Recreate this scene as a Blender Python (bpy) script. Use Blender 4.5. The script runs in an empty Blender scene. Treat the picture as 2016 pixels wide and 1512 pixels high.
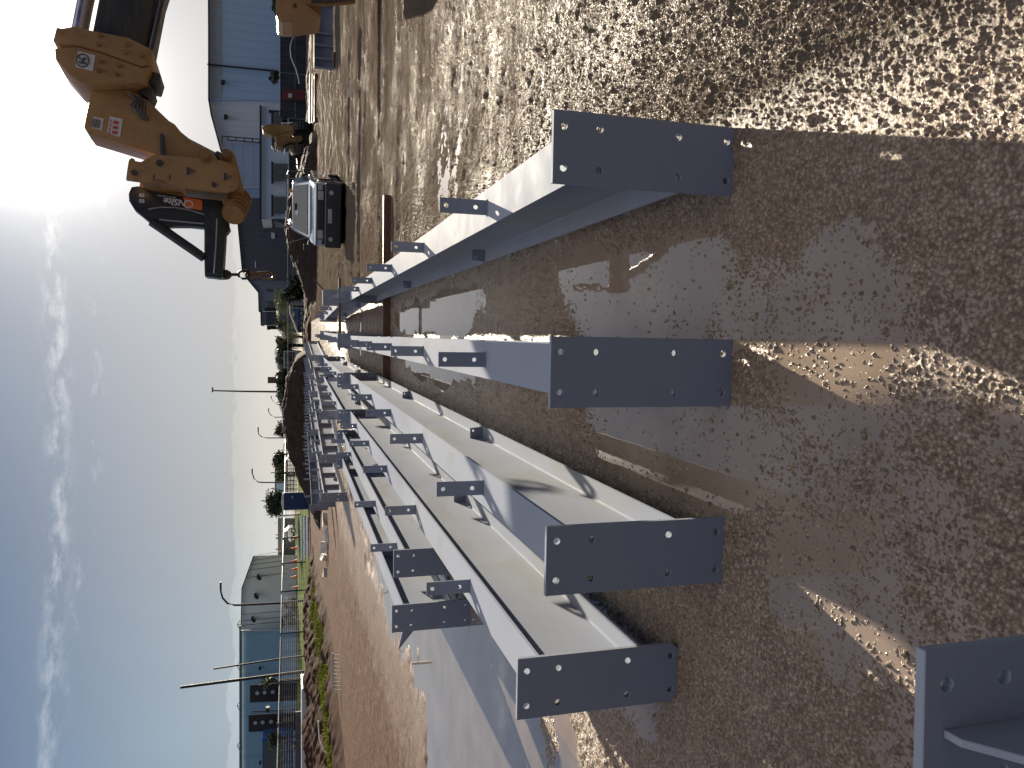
import bpy, bmesh, math, random
import numpy as np
from mathutils import Vector, Matrix
R = math.radians
PI = math.pi
random.seed(7)
sc = bpy.context.scene
col = sc.collection

# ------------------------------------------------------------------ camera
CAM_H = 1.55
F_PX = 1515.0                      # focal length in pixels of the 2016 px wide photograph
PITCH, YAW = R(16.0), R(3.67)      # looking down / to the left of the beams' direction (+Y)
cam_d = bpy.data.cameras.new('camera')
cam_d.sensor_width = 36.0
cam_d.lens = F_PX / 2016 * 36.0
cam_d.clip_start = 0.05
cam_d.clip_end = 3000
cam = bpy.data.objects.new('camera', cam_d)
col.objects.link(cam)
fwd = Vector((-math.sin(YAW) * math.cos(PITCH), math.cos(YAW) * math.cos(PITCH), -math.sin(PITCH)))
right = Vector((math.cos(YAW), math.sin(YAW), 0))
up = right.cross(fwd)
# the phone was held sideways: the picture's +x is the world's down, its +y (up) the world's right
m = Matrix((-up, right, -fwd)).transposed().to_4x4()
m.translation = (0, 0, CAM_H)
cam.matrix_world = m
sc.camera = cam

# ------------------------------------------------------------------ sun and sky
SUN_AZ, SUN_EL = R(15.4), R(15.8)     # azimuth clockwise from +Y
sun_dir = Vector((math.sin(SUN_AZ) * math.cos(SUN_EL), math.cos(SUN_AZ) * math.cos(SUN_EL), math.sin(SUN_EL)))
sd = bpy.data.lights.new('sun', 'SUN')
sd.energy = 5.0
sd.angle = R(0.55)
sd.color = (1.0, 0.87, 0.68)
so = bpy.data.objects.new('sun', sd)
so.rotation_euler = sun_dir.to_track_quat('Z', 'Y').to_euler()
so.location = (5, 20, 12)
col.objects.link(so)

world = bpy.data.worlds.new('World')
sc.world = world
world.use_nodes = True
nt = world.node_tree
nt.nodes.clear()
def N(t, k, **kw):
    n = t.nodes.new(k)
    for a, b in kw.items():
        setattr(n, a, b)
    return n
def math_node(t, op, a=None, b=None, clamp=False):
    n = t.nodes.new('ShaderNodeMath'); n.operation = op; n.use_clamp = clamp
    for i, v in enumerate((a, b)):
        if v is None: continue
        if isinstance(v, (int, float)): n.inputs[i].default_value = v
        else: t.links.new(v, n.inputs[i])
    return n.outputs[0]
def mixc(t, fac, a, b, mode='MIX'):
    n = t.nodes.new('ShaderNodeMix'); n.data_type = 'RGBA'; n.blend_type = mode
    for i, v in ((0, fac), (6, a), (7, b)):
        if isinstance(v, (int, float)): n.inputs[i].default_value = v
        elif isinstance(v, tuple): n.inputs[i].default_value = (*v, 1)
        else: t.links.new(v, n.inputs[i])
    return n.outputs[2]
def ramp(t, src, stops):
    n = t.nodes.new('ShaderNodeValToRGB')
    while len(n.color_ramp.elements) > 1: n.color_ramp.elements.remove(n.color_ramp.elements[-1])
    for i, (p, c) in enumerate(stops):
        e = n.color_ramp.elements[0] if i == 0 else n.color_ramp.elements.new(p)
        e.position = p
        e.color = (c, c, c, 1) if isinstance(c, (int, float)) else (*c, 1)
    t.links.new(src, n.inputs[0])
    return n.outputs[0]
sky = N(nt, 'ShaderNodeTexSky', sky_type='NISHITA', sun_disc=False)
sky.sun_elevation = SUN_EL
sky.sun_rotation = SUN_AZ
sky.altitude = 50
sky.air_density = 1.0
sky.dust_density = 1.6
sky.ozone_density = 2.0
tc = N(nt, 'ShaderNodeTexCoord')
sep = N(nt, 'ShaderNodeSeparateXYZ')
nt.links.new(tc.outputs['Generated'], sep.inputs[0])
X_, Y_, Z_ = sep.outputs
az = math_node(nt, 'ARCTAN2', X_, Y_)
el = math_node(nt, 'ARCSINE', Z_)
# thin cloud streak high up, elevation falling a little to the left, and a bank low over the horizon
comb = N(nt, 'ShaderNodeCombineXYZ')
nt.links.new(math_node(nt, 'MULTIPLY', az, 15.0), comb.inputs[0])
nt.links.new(math_node(nt, 'MULTIPLY', el, 42.0), comb.inputs[1])
no = N(nt, 'ShaderNodeTexNoise'); no.inputs['Scale'].default_value = 1.5; no.inputs['Detail'].default_value = 9; no.inputs['Roughness'].default_value = .68
nt.links.new(comb.outputs[0], no.inputs['Vector'])
nz = no.outputs[0]
def band(center_e, slope, width):
    c = math_node(nt, 'ADD', math_node(nt, 'MULTIPLY', az, slope), center_e)
    d = math_node(nt, 'DIVIDE', math_node(nt, 'SUBTRACT', el, c), width)
    d2 = math_node(nt, 'MULTIPLY', d, d)
    return math_node(nt, 'EXPONENT', math_node(nt, 'MULTIPLY', d2, -1.0))
streak = math_node(nt, 'MULTIPLY', band(R(14.6), 0.02, R(0.62)), ramp(nt, nz, [(.45, 0), (.64, 1)]))
streak2 = math_node(nt, 'MULTIPLY', band(R(12.2), -.05, R(0.6)), ramp(nt, nz, [(.56, 0), (.78, .8)]))
lowb = math_node(nt, 'SUBTRACT', 1.0, math_node(nt, 'DIVIDE', math_node(nt, 'ADD', el, math_node(nt, 'MULTIPLY', nz, R(2.2))), R(5.4)), clamp=True)
low = ramp(nt, lowb, [(0, 0), (.10, .6), (.45, .85), (1, .97)])
wide = ramp(nt, math_node(nt, 'DIVIDE', el, R(22)), [(0, .75), (.35, .5), (1, 0)])
low = math_node(nt, 'MAXIMUM', low, math_node(nt, 'MULTIPLY', wide, .7))
dotn = N(nt, 'ShaderNodeVectorMath', operation='DOT_PRODUCT')
nt.links.new(tc.outputs['Generated'], dotn.inputs[0]); dotn.inputs[1].default_value = sun_dir
ca = dotn.outputs['Value']
SKYK = 0.05
def cpow(n): return math_node(nt, 'POWER', math_node(nt, 'MAXIMUM', ca, 0.0), n)
glow0, glow1, glow2, glowh = cpow(400.0), cpow(110.0), cpow(16.0), cpow(4.0)
# the bright part of the sky rolls off, as the phone's exposure does
sr = N(nt, 'ShaderNodeSeparateColor'); nt.links.new(sky.outputs[0], sr.inputs[0])
cc = N(nt, 'ShaderNodeCombineColor')
for i, (k_, b_) in enumerate(((.37, 20.0), (.59, 11.0), (.98, 6.0))):
    o_ = sr.outputs[i]
    nt.links.new(math_node(nt, 'DIVIDE', math_node(nt, 'MULTIPLY', o_, k_), math_node(nt, 'ADD', math_node(nt, 'DIVIDE', o_, b_), 1.0)), cc.inputs[i])
# brightness added to the unseen sky overhead, to fill the shaded ground
ov = math_node(nt, 'MULTIPLY', ramp(nt, Z_, [(.74, 0), (.95, 1)]), ramp(nt, ca, [(.35, 1), (.75, 0)]))
skyc = mixc(nt, ov, mixc(nt, 1.0, cc.outputs[0], (.58, .60, .70), 'MULTIPLY'), (13.0, 12.4, 12.0))
rear = math_node(nt, 'MULTIPLY', ramp(nt, ca, [(0, 1), (.35, 0)]), ramp(nt, Z_, [(.5, 1), (.75, 0)]))  # unseen low sky behind the camera, dimmed to keep the backlit steel dark
skyc = mixc(nt, rear, skyc, mixc(nt, 1.0, skyc, (.14, .22, .44), 'MULTIPLY'))
hz = ramp(nt, glowh, [(0, (2.3, 2.6, 2.8)), (.3, (4.6, 5.2, 5.5)), (.6, (5.1, 4.85, 4.4)), (1, (5.7, 5.5, 5.1))])
c1 = mixc(nt, low, skyc, hz)
stc = ramp(nt, glowh, [(0, (4.0, 4.6, 5.2)), (1, (10, 9.8, 9.5))])
c2 = mixc(nt, math_node(nt, 'MULTIPLY', math_node(nt, 'MAXIMUM', streak, streak2), .28), c1, stc)
def scl(v, f):
    n_ = N(nt, 'ShaderNodeVectorMath', operation='SCALE'); n_.inputs[0].default_value = v; nt.links.new(f, n_.inputs['Scale']); return n_.outputs[0]
def vadd(a_, b_):
    n_ = N(nt, 'ShaderNodeVectorMath', operation='ADD'); nt.links.new(a_, n_.inputs[0]); nt.links.new(b_, n_.inputs[1]); return n_
# aureole of the low sun in thin high cloud
ad2 = vadd(vadd(vadd(c2, scl((5.5, 5.3, 5.0), glow1)).outputs[0], scl((.55, .52, .48), glow2)).outputs[0], scl((30, 28, 25), glow0))
bg = N(nt, 'ShaderNodeBackground'); bg.inputs[1].default_value = SKYK
nt.links.new(ad2.outputs[0], bg.inputs[0])
wo = N(nt, 'ShaderNodeOutputWorld')
nt.links.new(bg.outputs[0], wo.inputs[0])

sc.view_settings.view_transform = 'Standard'
sc.view_settings.look = 'None'
sc.view_settings.gamma = 1
sc.view_settings.exposure = 1.58
sc.render.engine = 'CYCLES'
sc.cycles.max_bounces = 5
sc.cycles.sample_clamp_indirect = 4.0

# ------------------------------------------------------------------ measuring helpers (photograph pixel + a known distance -> place)
def ray(x, y):
    return fwd * F_PX + right * (756.0 - y) - up * (x - 1008.0)
def W(x, y, Y):
    d = ray(x, y); t = Y / d.y
    return Vector((d.x * t, Y, CAM_H + d.z * t))
def G(x, y, z=0.0):
    d = ray(x, y); t = (z - CAM_H) / d.z
    return Vector((d.x * t, d.y * t, z))
def gz(X, Y):
    """height of the yard's surface away from the near ground"""
    t = min(1, max(0, (Y - 12) / 8.0))
    return 0.11 * t * t * (3 - 2 * t)

# ------------------------------------------------------------------ object helpers
def tag(o, label=None, cat=None, group=None, kind=None):
    if label: o['label'] = label
    if cat: o['category'] = cat
    if group: o['group'] = group
    if kind: o['kind'] = kind
    return o
def empty(name, loc=(0, 0, 0), rz=0, label=None, cat=None, group=None):
    o = bpy.data.objects.new(name, None)
    o.location = loc; o.rotation_euler = (0, 0, rz)
    o.empty_display_size = .2
    col.objects.link(o)
    return tag(o, label, cat, group)
class MB:
    def __init__(s): s.bm = bmesh.new()
    def box(s, x0, x1, y0, y1, z0, z1, M=None):
        c = [(x, y, z) for x in (x0, x1) for y in (y0, y1) for z in (z0, z1)]
        if M is not None: c = [M @ Vector(p) for p in c]
        v = [s.bm.verts.new(p) for p in c]
        for f in ((0, 1, 3, 2), (4, 6, 7, 5), (0, 4, 5, 1), (2, 3, 7, 6), (0, 2, 6, 4), (1, 5, 7, 3)):
            s.bm.faces.new([v[i] for i in f])
        return s
    def tube(s, pts, r, n=8, r2=None, caps=True):
        pts = [Vector(p) for p in pts]; rings = []
        for i, p in enumerate(pts):
            t = (pts[min(i + 1, len(pts) - 1)] - pts[max(i - 1, 0)]).normalized()
            a = Vector((0, 0, 1)) if abs(t.z) < .9 else Vector((1, 0, 0))
            u = t.cross(a).normalized(); w = t.cross(u)
            rr = r if r2 is None else r + (r2 - r) * i / (len(pts) - 1)
            rings.append([s.bm.verts.new(p + (u * math.cos(2 * PI * k / n) + w * math.sin(2 * PI * k / n)) * rr) for k in range(n)])
        for a, b in zip(rings, rings[1:]):
            for k in range(n): s.bm.faces.new([a[k], a[(k + 1) % n], b[(k + 1) % n], b[k]])
        if caps:
            s.bm.faces.new(rings[0][::-1]); s.bm.faces.new(rings[-1])
        return s
    def prism(s, pts, vec, holes=()):
        """flat outline (with holes) extruded along vec"""
        vec = Vector(vec); t = bmesh.new(); ed = []
        for loop in (pts, *holes):
            vs = [t.verts.new(p) for p in loop]
            for i in range(len(vs)): ed.append(t.edges.new((vs[i], vs[(i + 1) % len(vs)])))
        if holes: bmesh.ops.triangle_fill(t, use_beauty=True, use_dissolve=False, edges=ed)
        else: t.faces.new(list(t.verts))
        r = bmesh.ops.extrude_face_region(t, geom=list(t.faces))
        for g in r['geom']:
            if isinstance(g, bmesh.types.BMVert): g.co += vec
        bmesh.ops.recalc_face_normals(t, faces=list(t.faces))
        me = bpy.data.meshes.new('tmp'); t.to_mesh(me); t.free(); s.bm.from_mesh(me); bpy.data.meshes.remove(me)
        return s
    def quad(s, *p):
        s.bm.faces.new([s.bm.verts.new(q) for q in p]); return s
    def ball(s, c, r, sub=2, sq=(1, 1, 1)):
        q = bmesh.ops.create_icosphere(s.bm, subdivisions=sub, radius=r)
        for v in q['verts']: v.co = Vector((v.co.x * sq[0], v.co.y * sq[1], v.co.z * sq[2])) + Vector(c)
        return s
    def build(s, name, mat, parent=None, smooth=None, bevel=0, recalc=True, seg=2):
        if bevel:
            s_ed = [e for e in s.bm.edges if len(e.link_faces) == 2 and e.calc_face_angle(0) > R(35)]
            bmesh.ops.remove_doubles(s.bm, verts=s.bm.verts, dist=1e-6)
            s_ed = [e for e in s.bm.edges if len(e.link_faces) == 2 and e.calc_face_angle(0) > R(35)]
            bmesh.ops.bevel(s.bm, geom=s_ed, offset=bevel, segments=seg, affect='EDGES', profile=.5, clamp_overlap=True)
        if recalc: bmesh.ops.recalc_face_normals(s.bm, faces=list(s.bm.faces))
        me = bpy.data.meshes.new(name); s.bm.to_mesh(me); s.bm.free()
        me.materials.append(mat)
        if smooth is not None:
            me.polygons.foreach_set('use_smooth', [True] * len(me.polygons))
            if smooth > 0: me.set_sharp_from_angle(angle=R(smooth))
        o = bpy.data.objects.new(name, me); col.objects.link(o)
        if parent: o.parent = parent
        return o
def circ(c, u, v, r, n=14):
    c, u, v = Vector(c), Vector(u), Vector(v)
    return [c + u * (r * math.cos(2 * PI * k / n)) + v * (r * math.sin(2 * PI * k / n)) for k in range(n)]
def copy_tree(o, parent=None):
    c = o.copy(); col.objects.link(c)
    if parent: c.parent = parent
    for ch in list(o.children): copy_tree(ch, c)
    return c

# ------------------------------------------------------------------ materials
def new_mat(name):
    m = bpy.data.materials.new(name); m.use_nodes = True
    t = m.node_tree; b = t.nodes['Principled BSDF']
    return m, t, b
def mat(name, base, rough=.6, metal=0, var=.12, scale=6.0, bump=0, bscale=60, dirt=None, dirt_amt=.5, spec=.5, coat=0, rvar=0.1, stretch=None):
    m, t, b = new_mat(name)
    co = t.nodes.new('ShaderNodeTexCoord').outputs['Object']
    if stretch:
        mp = t.nodes.new('ShaderNodeMapping'); mp.inputs['Scale'].default_value = stretch
        t.links.new(co, mp.inputs[0]); co = mp.outputs[0]
    n1 = t.nodes.new('ShaderNodeTexNoise'); n1.inputs['Scale'].default_value = scale; n1.inputs['Detail'].default_value = 6
    t.links.new(co, n1.inputs['Vector'])
    lo = tuple(max(0, c * (1 - var)) for c in base); hi = tuple(min(1, c * (1 + var)) for c in base)
    c = ramp(t, n1.outputs[0], [(.3, lo), (.7, hi)])
    if dirt:
        n2 = t.nodes.new('ShaderNodeTexNoise'); n2.inputs['Scale'].default_value = scale * 2.7; n2.inputs['Detail'].default_value = 8; n2.inputs['Roughness'].default_value = .7
        t.links.new(co, n2.inputs['Vector'])
        f = ramp(t, n2.outputs[0], [(.52, 0), (.72, dirt_amt)])
        c = mixc(t, f, c, dirt)
    t.links.new(c, b.inputs['Base Color'])
    rr = ramp(t, n1.outputs[0], [(.3, max(0.02, rough - rvar)), (.7, min(1, rough + rvar))])
    t.links.new(rr, b.inputs['Roughness'])
    b.inputs['Metallic'].default_value = metal
    b.inputs['Specular IOR Level'].default_value = spec
    b.inputs['Coat Weight'].default_value = coat
    if bump:
        n3 = t.nodes.new('ShaderNodeTexNoise'); n3.inputs['Scale'].default_value = bscale; n3.inputs['Detail'].default_value = 5
        t.links.new(co, n3.inputs['Vector'])
        bp = t.nodes.new('ShaderNodeBump'); bp.inputs['Strength'].default_value = bump; bp.inputs['Distance'].default_value = .01
        t.links.new(n3.outputs[0], bp.inputs['Height']); t.links.new(bp.outputs[0], b.inputs['Normal'])
    return m
def emis(name, colr, k):
    m, t, b = new_mat(name)
    b.inputs['Base Color'].default_value = (*colr, 1)
    b.inputs['Emission Color'].default_value = (*colr, 1); b.inputs['Emission Strength'].default_value = k
    return m
def steel_paint():
    """pale grey zinc primer: fine grain, wash marks, drip spots, a little wet sheen"""
    m, t, b = new_mat('grey_steel_primer')
    co = t.nodes.new('ShaderNodeTexCoord').outputs['Object']
    def noise(sc_, det=5, st=None, rough=.55):
        v = co
        if st:
            mp = t.nodes.new('ShaderNodeMapping'); mp.inputs['Scale'].default_value = st
            t.links.new(co, mp.inputs[0]); v = mp.outputs[0]
        n = t.nodes.new('ShaderNodeTexNoise'); n.inputs['Scale'].default_value = sc_; n.inputs['Detail'].default_value = det; n.inputs['Roughness'].default_value = rough
        t.links.new(v, n.inputs['Vector']); return n.outputs[0]
    big = noise(1.1, 6, (1, .45, 1))
    c = ramp(t, big, [(.32, (.235, .26, .325)), (.5, (.262, .288, .345)), (.7, (.288, .31, .355))])
    wet = ramp(t, noise(2.1, 7, (1.2, .5, 1.6), .62), [(.55, 0), (.585, 1)])      # damp patches with an edge
    c = mixc(t, math_node(t, 'MULTIPLY', wet, .35), c, (.25, .26, .25))
    sp = ramp(t, noise(75, 2), [(.715, 0), (.74, 1)])
    spm = ramp(t, noise(3.0, 3), [(.52, 0), (.62, 1)])
    c = mixc(t, math_node(t, 'MULTIPLY', math_node(t, 'MULTIPLY', sp, spm), .7), c, (.06, .055, .05))
    scr = ramp(t, noise(16, 3, (6, .5, .35), .5), [(.735, 0), (.76, 1)])
    c = mixc(t, math_node(t, 'MULTIPLY', scr, .4), c, (.16, .17, .19))
    t.links.new(c, b.inputs['Base Color'])
    rr = math_node(t, 'SUBTRACT', ramp(t, noise(5, 5), [(.3, .55), (.7, .70)]), math_node(t, 'MULTIPLY', wet, .10))
    t.links.new(rr, b.inputs['Roughness'])
    b.inputs['Specular IOR Level'].default_value = .006
    bp = t.nodes.new('ShaderNodeBump'); bp.inputs['Strength'].default_value = .12; bp.inputs['Distance'].default_value = .004
    t.links.new(noise(140, 3), bp.inputs['Height']); t.links.new(bp.outputs[0], b.inputs['Normal'])
    return m
M = {}
M['steel'] = steel_paint()
def water_mat(name, ior, ca_, cb_):
    m, t, b = new_mat(name)
    b.inputs['Roughness'].default_value = .015; b.inputs['IOR'].default_value = ior
    co = t.nodes.new('ShaderNodeTexCoord').outputs['Object']
    n = t.nodes.new('ShaderNodeTexNoise'); n.inputs['Scale'].default_value = 2.5; n.inputs['Detail'].default_value = 5; t.links.new(co, n.inputs['Vector'])
    t.links.new(ramp(t, n.outputs[0], [(.3, ca_), (.7, cb_)]), b.inputs['Base Color'])
    w = t.nodes.new('ShaderNodeTexNoise'); w.inputs['Scale'].default_value = 9; w.inputs['Detail'].default_value = 2; t.links.new(co, w.inputs['Vector'])
    bp = t.nodes.new('ShaderNodeBump'); bp.inputs['Strength'].default_value = .03; bp.inputs['Distance'].default_value = .01
    t.links.new(w.outputs[0], bp.inputs['Height']); t.links.new(bp.outputs[0], b.inputs['Normal'])
    return m
M['water'] = water_mat('puddle_water', 1.75, (.19, .145, .11), (.27, .215, .17))
M['still'] = water_mat('open_puddle_water', 2.3, (.15, .125, .11), (.21, .18, .16))
M['soil'] = mat('red_soil', (.034, .017, .011), .9, spec=.05, var=.5, scale=3, bump=.5, bscale=18, dirt=(.03, .018, .014), dirt_amt=.7)
M['heap'] = mat('dark_soil', (.028, .018, .016), .9, spec=.05, var=.4, scale=2, bump=.6, bscale=14, dirt=(.08, .05, .04), dirt_amt=.5)
M['timber'] = mat('wet_timber', (.13, .07, .045), .55, var=.35, scale=5, bump=.4, bscale=40, dirt=(.05, .03, .02), stretch=(1, 8, 8))
M['orange'] = mat('machine_yellow', (.34, .19, .07), .42, var=.08, scale=4, dirt=(.14, .08, .04), dirt_amt=.55, coat=.15, bump=.05)
M['brown'] = mat('worn_yellow_brown', (.24, .12, .035), .5, var=.25, scale=6, dirt=(.08, .05, .035), dirt_amt=.7)
M['black'] = mat('black_paint', (.022, .023, .026), .38, var=.2, scale=5, dirt=(.06, .055, .05), dirt_amt=.4)
M['boomblack'] = mat('greased_boom_steel', (.035, .03, .026), .42, var=.3, scale=4, dirt=(.10, .085, .06), dirt_amt=.5, stretch=(.4, 1, 2))
M['chrome'] = mat('cylinder_rod', (.42, .40, .42), .25, metal=.8, var=.1)
M['darksteel'] = mat('dark_pin_steel', (.06, .055, .06), .5, metal=.3, var=.3)
M['chain'] = mat('brown_chain_steel', (.16, .10, .05), .45, metal=.5, var=.3, scale=20)
M['sticker'] = mat('white_sticker', (.62, .6, .58), .5, var=.05)
M['stickerline'] = mat('sticker_print', (.10, .09, .10), .5, var=.05)
M['stickred'] = mat('red_print', (.45, .07, .05), .5, var=.05)
M['logo_orange'] = mat('logo_orange', (.75, .16, .03), .45, var=.04)
M['white'] = mat('white_paint', (.72, .72, .71), .35, var=.05, dirt=(.3, .26, .22), dirt_amt=.3)
M['rubber'] = mat('rubber', (.02, .02, .02), .75, var=.2)
M['glass'] = mat('dark_glass', (.012, .018, .028), .06, var=.1, rvar=.02, coat=.5)
M['plastic'] = mat('dark_plastic', (.03, .031, .035), .5, var=.2)
M['lens'] = mat('lamp_lens', (.35, .36, .38), .12, var=.1, rvar=.05)
M['green'] = mat('grass_green', (.10, .16, .025), .6, var=.4, scale=3)
M['leaf_pale'] = mat('pale_leaf', (.16, .17, .05), .55, var=.4, scale=2)
M['leaf_dark'] = mat('dark_leaf', (.035, .05, .025), .6, var=.45, scale=2)
M['leaf_mid'] = mat('mid_leaf', (.07, .085, .04), .6, var=.4, scale=2)
M['bark'] = mat('bark', (.09, .07, .055), .85, var=.3)
M['conc'] = mat('concrete', (.68, .66, .60), .8, var=.15, scale=3, bump=.3)
M['galv'] = mat('galvanised', (.33, .34, .35), .45, metal=.5, var=.1)
M['fencedark'] = mat('dark_fence', (.05, .055, .06), .6, var=.2)

# ------------------------------------------------------------------ ground: one displaced sheet, water standing in its hollows
def h2(ix, iy, seed):
    n = (ix.astype(np.int64) * 374761393 + iy.astype(np.int64) * 668265263 + seed * 1442695041) & 0xFFFFFFFF
    n = ((n ^ (n >> 13)) * 1274126177) & 0xFFFFFFFF
    n = (n ^ (n >> 16)) & 0xFFFFFFFF
    return n.astype(np.float64) / 4294967295.0
def vnoise(x, y, s, seed):
    x = x / s; y = y / s
    ix = np.floor(x); iy = np.floor(y); fx = x - ix; fy = y - iy
    fx = fx * fx * (3 - 2 * fx); fy = fy * fy * (3 - 2 * fy)
    a = h2(ix, iy, seed); b = h2(ix + 1, iy, seed); c = h2(ix, iy + 1, seed); d = h2(ix + 1, iy + 1, seed)
    return (a + (b - a) * fx) * (1 - fy) + (c + (d - c) * fx) * fy - .5
def fbm(x, y, s, seed, o=3):
    r = 0; k = 1
    for i in range(o):
        r = r + vnoise(x, y, s, seed + i) * k; s *= .5; k *= .5
    return r
def stones(x, y, s, seed, prob, rmin=.22, rmax=.5, asp=.55):
    cx = np.floor(x / s); cy = np.floor(y / s); h = np.zeros_like(x)
    for i in (-1, 0, 1):
        for j in (-1, 0, 1):
            gx = cx + i; gy = cy + j
            px = (gx + .15 + .7 * h2(gx, gy, seed)) * s; py = (gy + .15 + .7 * h2(gx, gy, seed + 1)) * s
            r = (rmin + (rmax - rmin) * h2(gx, gy, seed + 2) ** 2) * s
            on = h2(gx, gy, seed + 3) < prob
            an = h2(gx, gy, seed + 4) * PI; ca, sa = np.cos(an), np.sin(an)
            dx = x - px; dy = y - py
            d = ((dx * ca + dy * sa) ** 2 + ((-dx * sa + dy * ca) * 1.35) ** 2) / (r * r)
            hh = np.where(on & (d < 1), np.sqrt(np.maximum(0, 1 - d)) * r * asp * (.6 + .8 * h2(gx, gy, seed + 5)), 0)
            h = np.maximum(h, hh)
    return h
def sstep(a, b, x):
    t = np.clip((x - a) / (b - a), 0, 1); return t * t * (3 - 2 * t)
def blob(x, y, cx, cy, rx, ry, rot=0.0):
    c, s = math.cos(rot), math.sin(rot); dx = x - cx; dy = y - cy
    return np.sqrt(((dx * c + dy * s) / rx) ** 2 + ((-dx * s + dy * c) / ry) ** 2)
# standing water: (x, y, half width, half length, rotation, depth)
POOLS = [(.26, 3.3, .34, 1.5, 0, .0065), (.22, 9.3, .3, 3.6, 0, .016), (-.42, 3.0, .30, 1.35, 0, .006), (-.36, 8.7, .22, 2.5, 0, .014),
         (-3.1, 5.4, 1.25, 1.6, .10, .030), (-5.0, 7.0, 2.6, 2.0, .15, .030), (-3.3, 8.3, .95, 3.2, .02, .030), (-3.75, 12.6, 1.0, 4.6, .05, .03), (-1.72, 4.6, .34, 1.9, 0, .012),
         (-1.07, 5.2, .2, 2.0, 0, .008), (.0, 1.9, .45, .35, .2, .005), (-.75, 2.0, .4, .4, 0, .004),
         (3.2, 17.5, 3.2, .35, .02, .012), (6.5, 20.5, 5, .45, 0, .02), (5.0, 14.2, 2.2, .25, .05, .01), (9.5, 30, 7, .5, 0, .02), (8, 37, 9, .5, 0, .02), (3.2, 11.2, 1.5, .3, .1, .01), (5, 46, 8, .6, 0, .02), (1.8, 8.2, .5, .5, 0, .004)]
def ground_h(x, y, detail=True):
    dist = np.maximum(np.hypot(x, y), .5)
    t = np.clip((y - 12) / 8, 0, 1); rise = .11 * t * t * (3 - 2 * t)
    right_ = sstep(.55, 1.0, x)                     # drier, coarser ground right of the beams
    left_ = sstep(-4.2, -5.6, x + .12 * (y - 8))
    base = .0055 + .010 * right_ + .010 * left_ + .008 * sstep(5.5, 9, y) * sstep(-.8, -1.3, x) 
    base = base + fbm(x, y, .55, 11, 4) * .008 + fbm(x, y, 2.6, 21, 3) * .018 * sstep(2, 6, dist)
    base = base - .004 * sstep(2.4, 1.6, y) * (1 - right_)
    # tyre ruts crossing the right side
    for k, (yy, am) in enumerate(((7.6, .010), (11.3, .022), (13.4, .026), (17.2, .030), (24, .03))):
        c = yy + .35 * vnoise(x, y * 0, 2.4, 60 + k) * 2 + .03 * x
        d = np.abs(y - c)
        ww = .16 + .02 * yy
        base = base + right_ * am * (np.exp(-((d - ww) / (.45 * ww)) ** 2) - .9 * np.exp(-(d / (.5 * ww)) ** 2)) * (.5 + .8 * (vnoise(x, y, 1.6, 80 + k) + .5))
    base = base + .045 * np.exp(-((x + 4.15) / .55) ** 2 - ((y - 10.1) / .32) ** 2)
    wob = fbm(x, y, .5, 41, 3)
    for (cx, cy, rx, ry, ro, dp) in POOLS:
        q = blob(x, y, cx, cy, rx, ry, ro) + wob * .55
        mm = 1 - sstep(.55, 1.15, q)
        base = base * (1 - mm) + (-dp - (.03 if cy > 13 else 0)) * mm
    h = base
    if detail:
        dens = np.clip(.78 + 1.2 * fbm(x, y, .38, 31, 3) + .25 * right_, .15, 1)
        wet = sstep(-.003, -.010, base)
        dens = dens * (1 - .62 * wet)
        near = 1 - sstep(9, 18, dist)
        h = h + stones(x, y, .022, 101, dens * .8, .25, .52, .85) * near
        h = h + stones(x, y, .0135, 131, dens, .3, .58, .95) * (1 - sstep(3.5, 6, dist))
        h = h + stones(x, y, .055, 161, np.clip(dens * .08 + .20 * right_ + .14 * left_, 0, 1), .2, .42, .6) * (1 - sstep(16, 30, dist))
        h = h + stones(x, y, .11, 191, .04 + .22 * right_ * sstep(3, 7, dist), .10, .28, .5) * (1 - sstep(26, 45, dist)) * (.25 + .75 * sstep(2.4, 5, dist))
        h = h + fbm(x, y, .09, 71, 4) * (.004 + .010 * right_ * sstep(3, 6, dist))
        h = h + left_ * fbm(x, y, .16, 95, 4) * .014
        h = h + fbm(x, y, .30, 75, 4) * (.012 * right_ * sstep(3.5, 6, dist) + .022 * sstep(12, 22, dist) * (.5 + right_))
    return h + rise
WATER_Z = 0.0
def axis(a, b, lim, base, k):
    out = [a]
    while out[-1] < b:
        d = max(base, k * abs(out[-1] - lim) if out[-1] > lim else base); out.append(out[-1] + d)
    return out
ys = []
y = 1.15
while y < 85:
    ys.append(y); y += .0045 if y < 1.9 else (.0025 * y if y < 5 else .0042 * y)
xs = [-.3]
x = -.3
while x < 34:
    x += .0050 if x < 1.2 else .0050 + .013 * (x - 1.2); xs.append(x)
x = -.3; xl = []
while x > -34:
    x -= .0050 if x > -1.5 else .0050 + .013 * (-1.5 - x); xl.append(x)
xs = np.array(xl[::-1] + xs); ys = np.array(ys)
nx, ny = len(xs), len(ys)
print('ground grid', nx, ny)
GX, GY = np.meshgrid(xs, ys)
GZm = ground_h(GX, GY)
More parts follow.
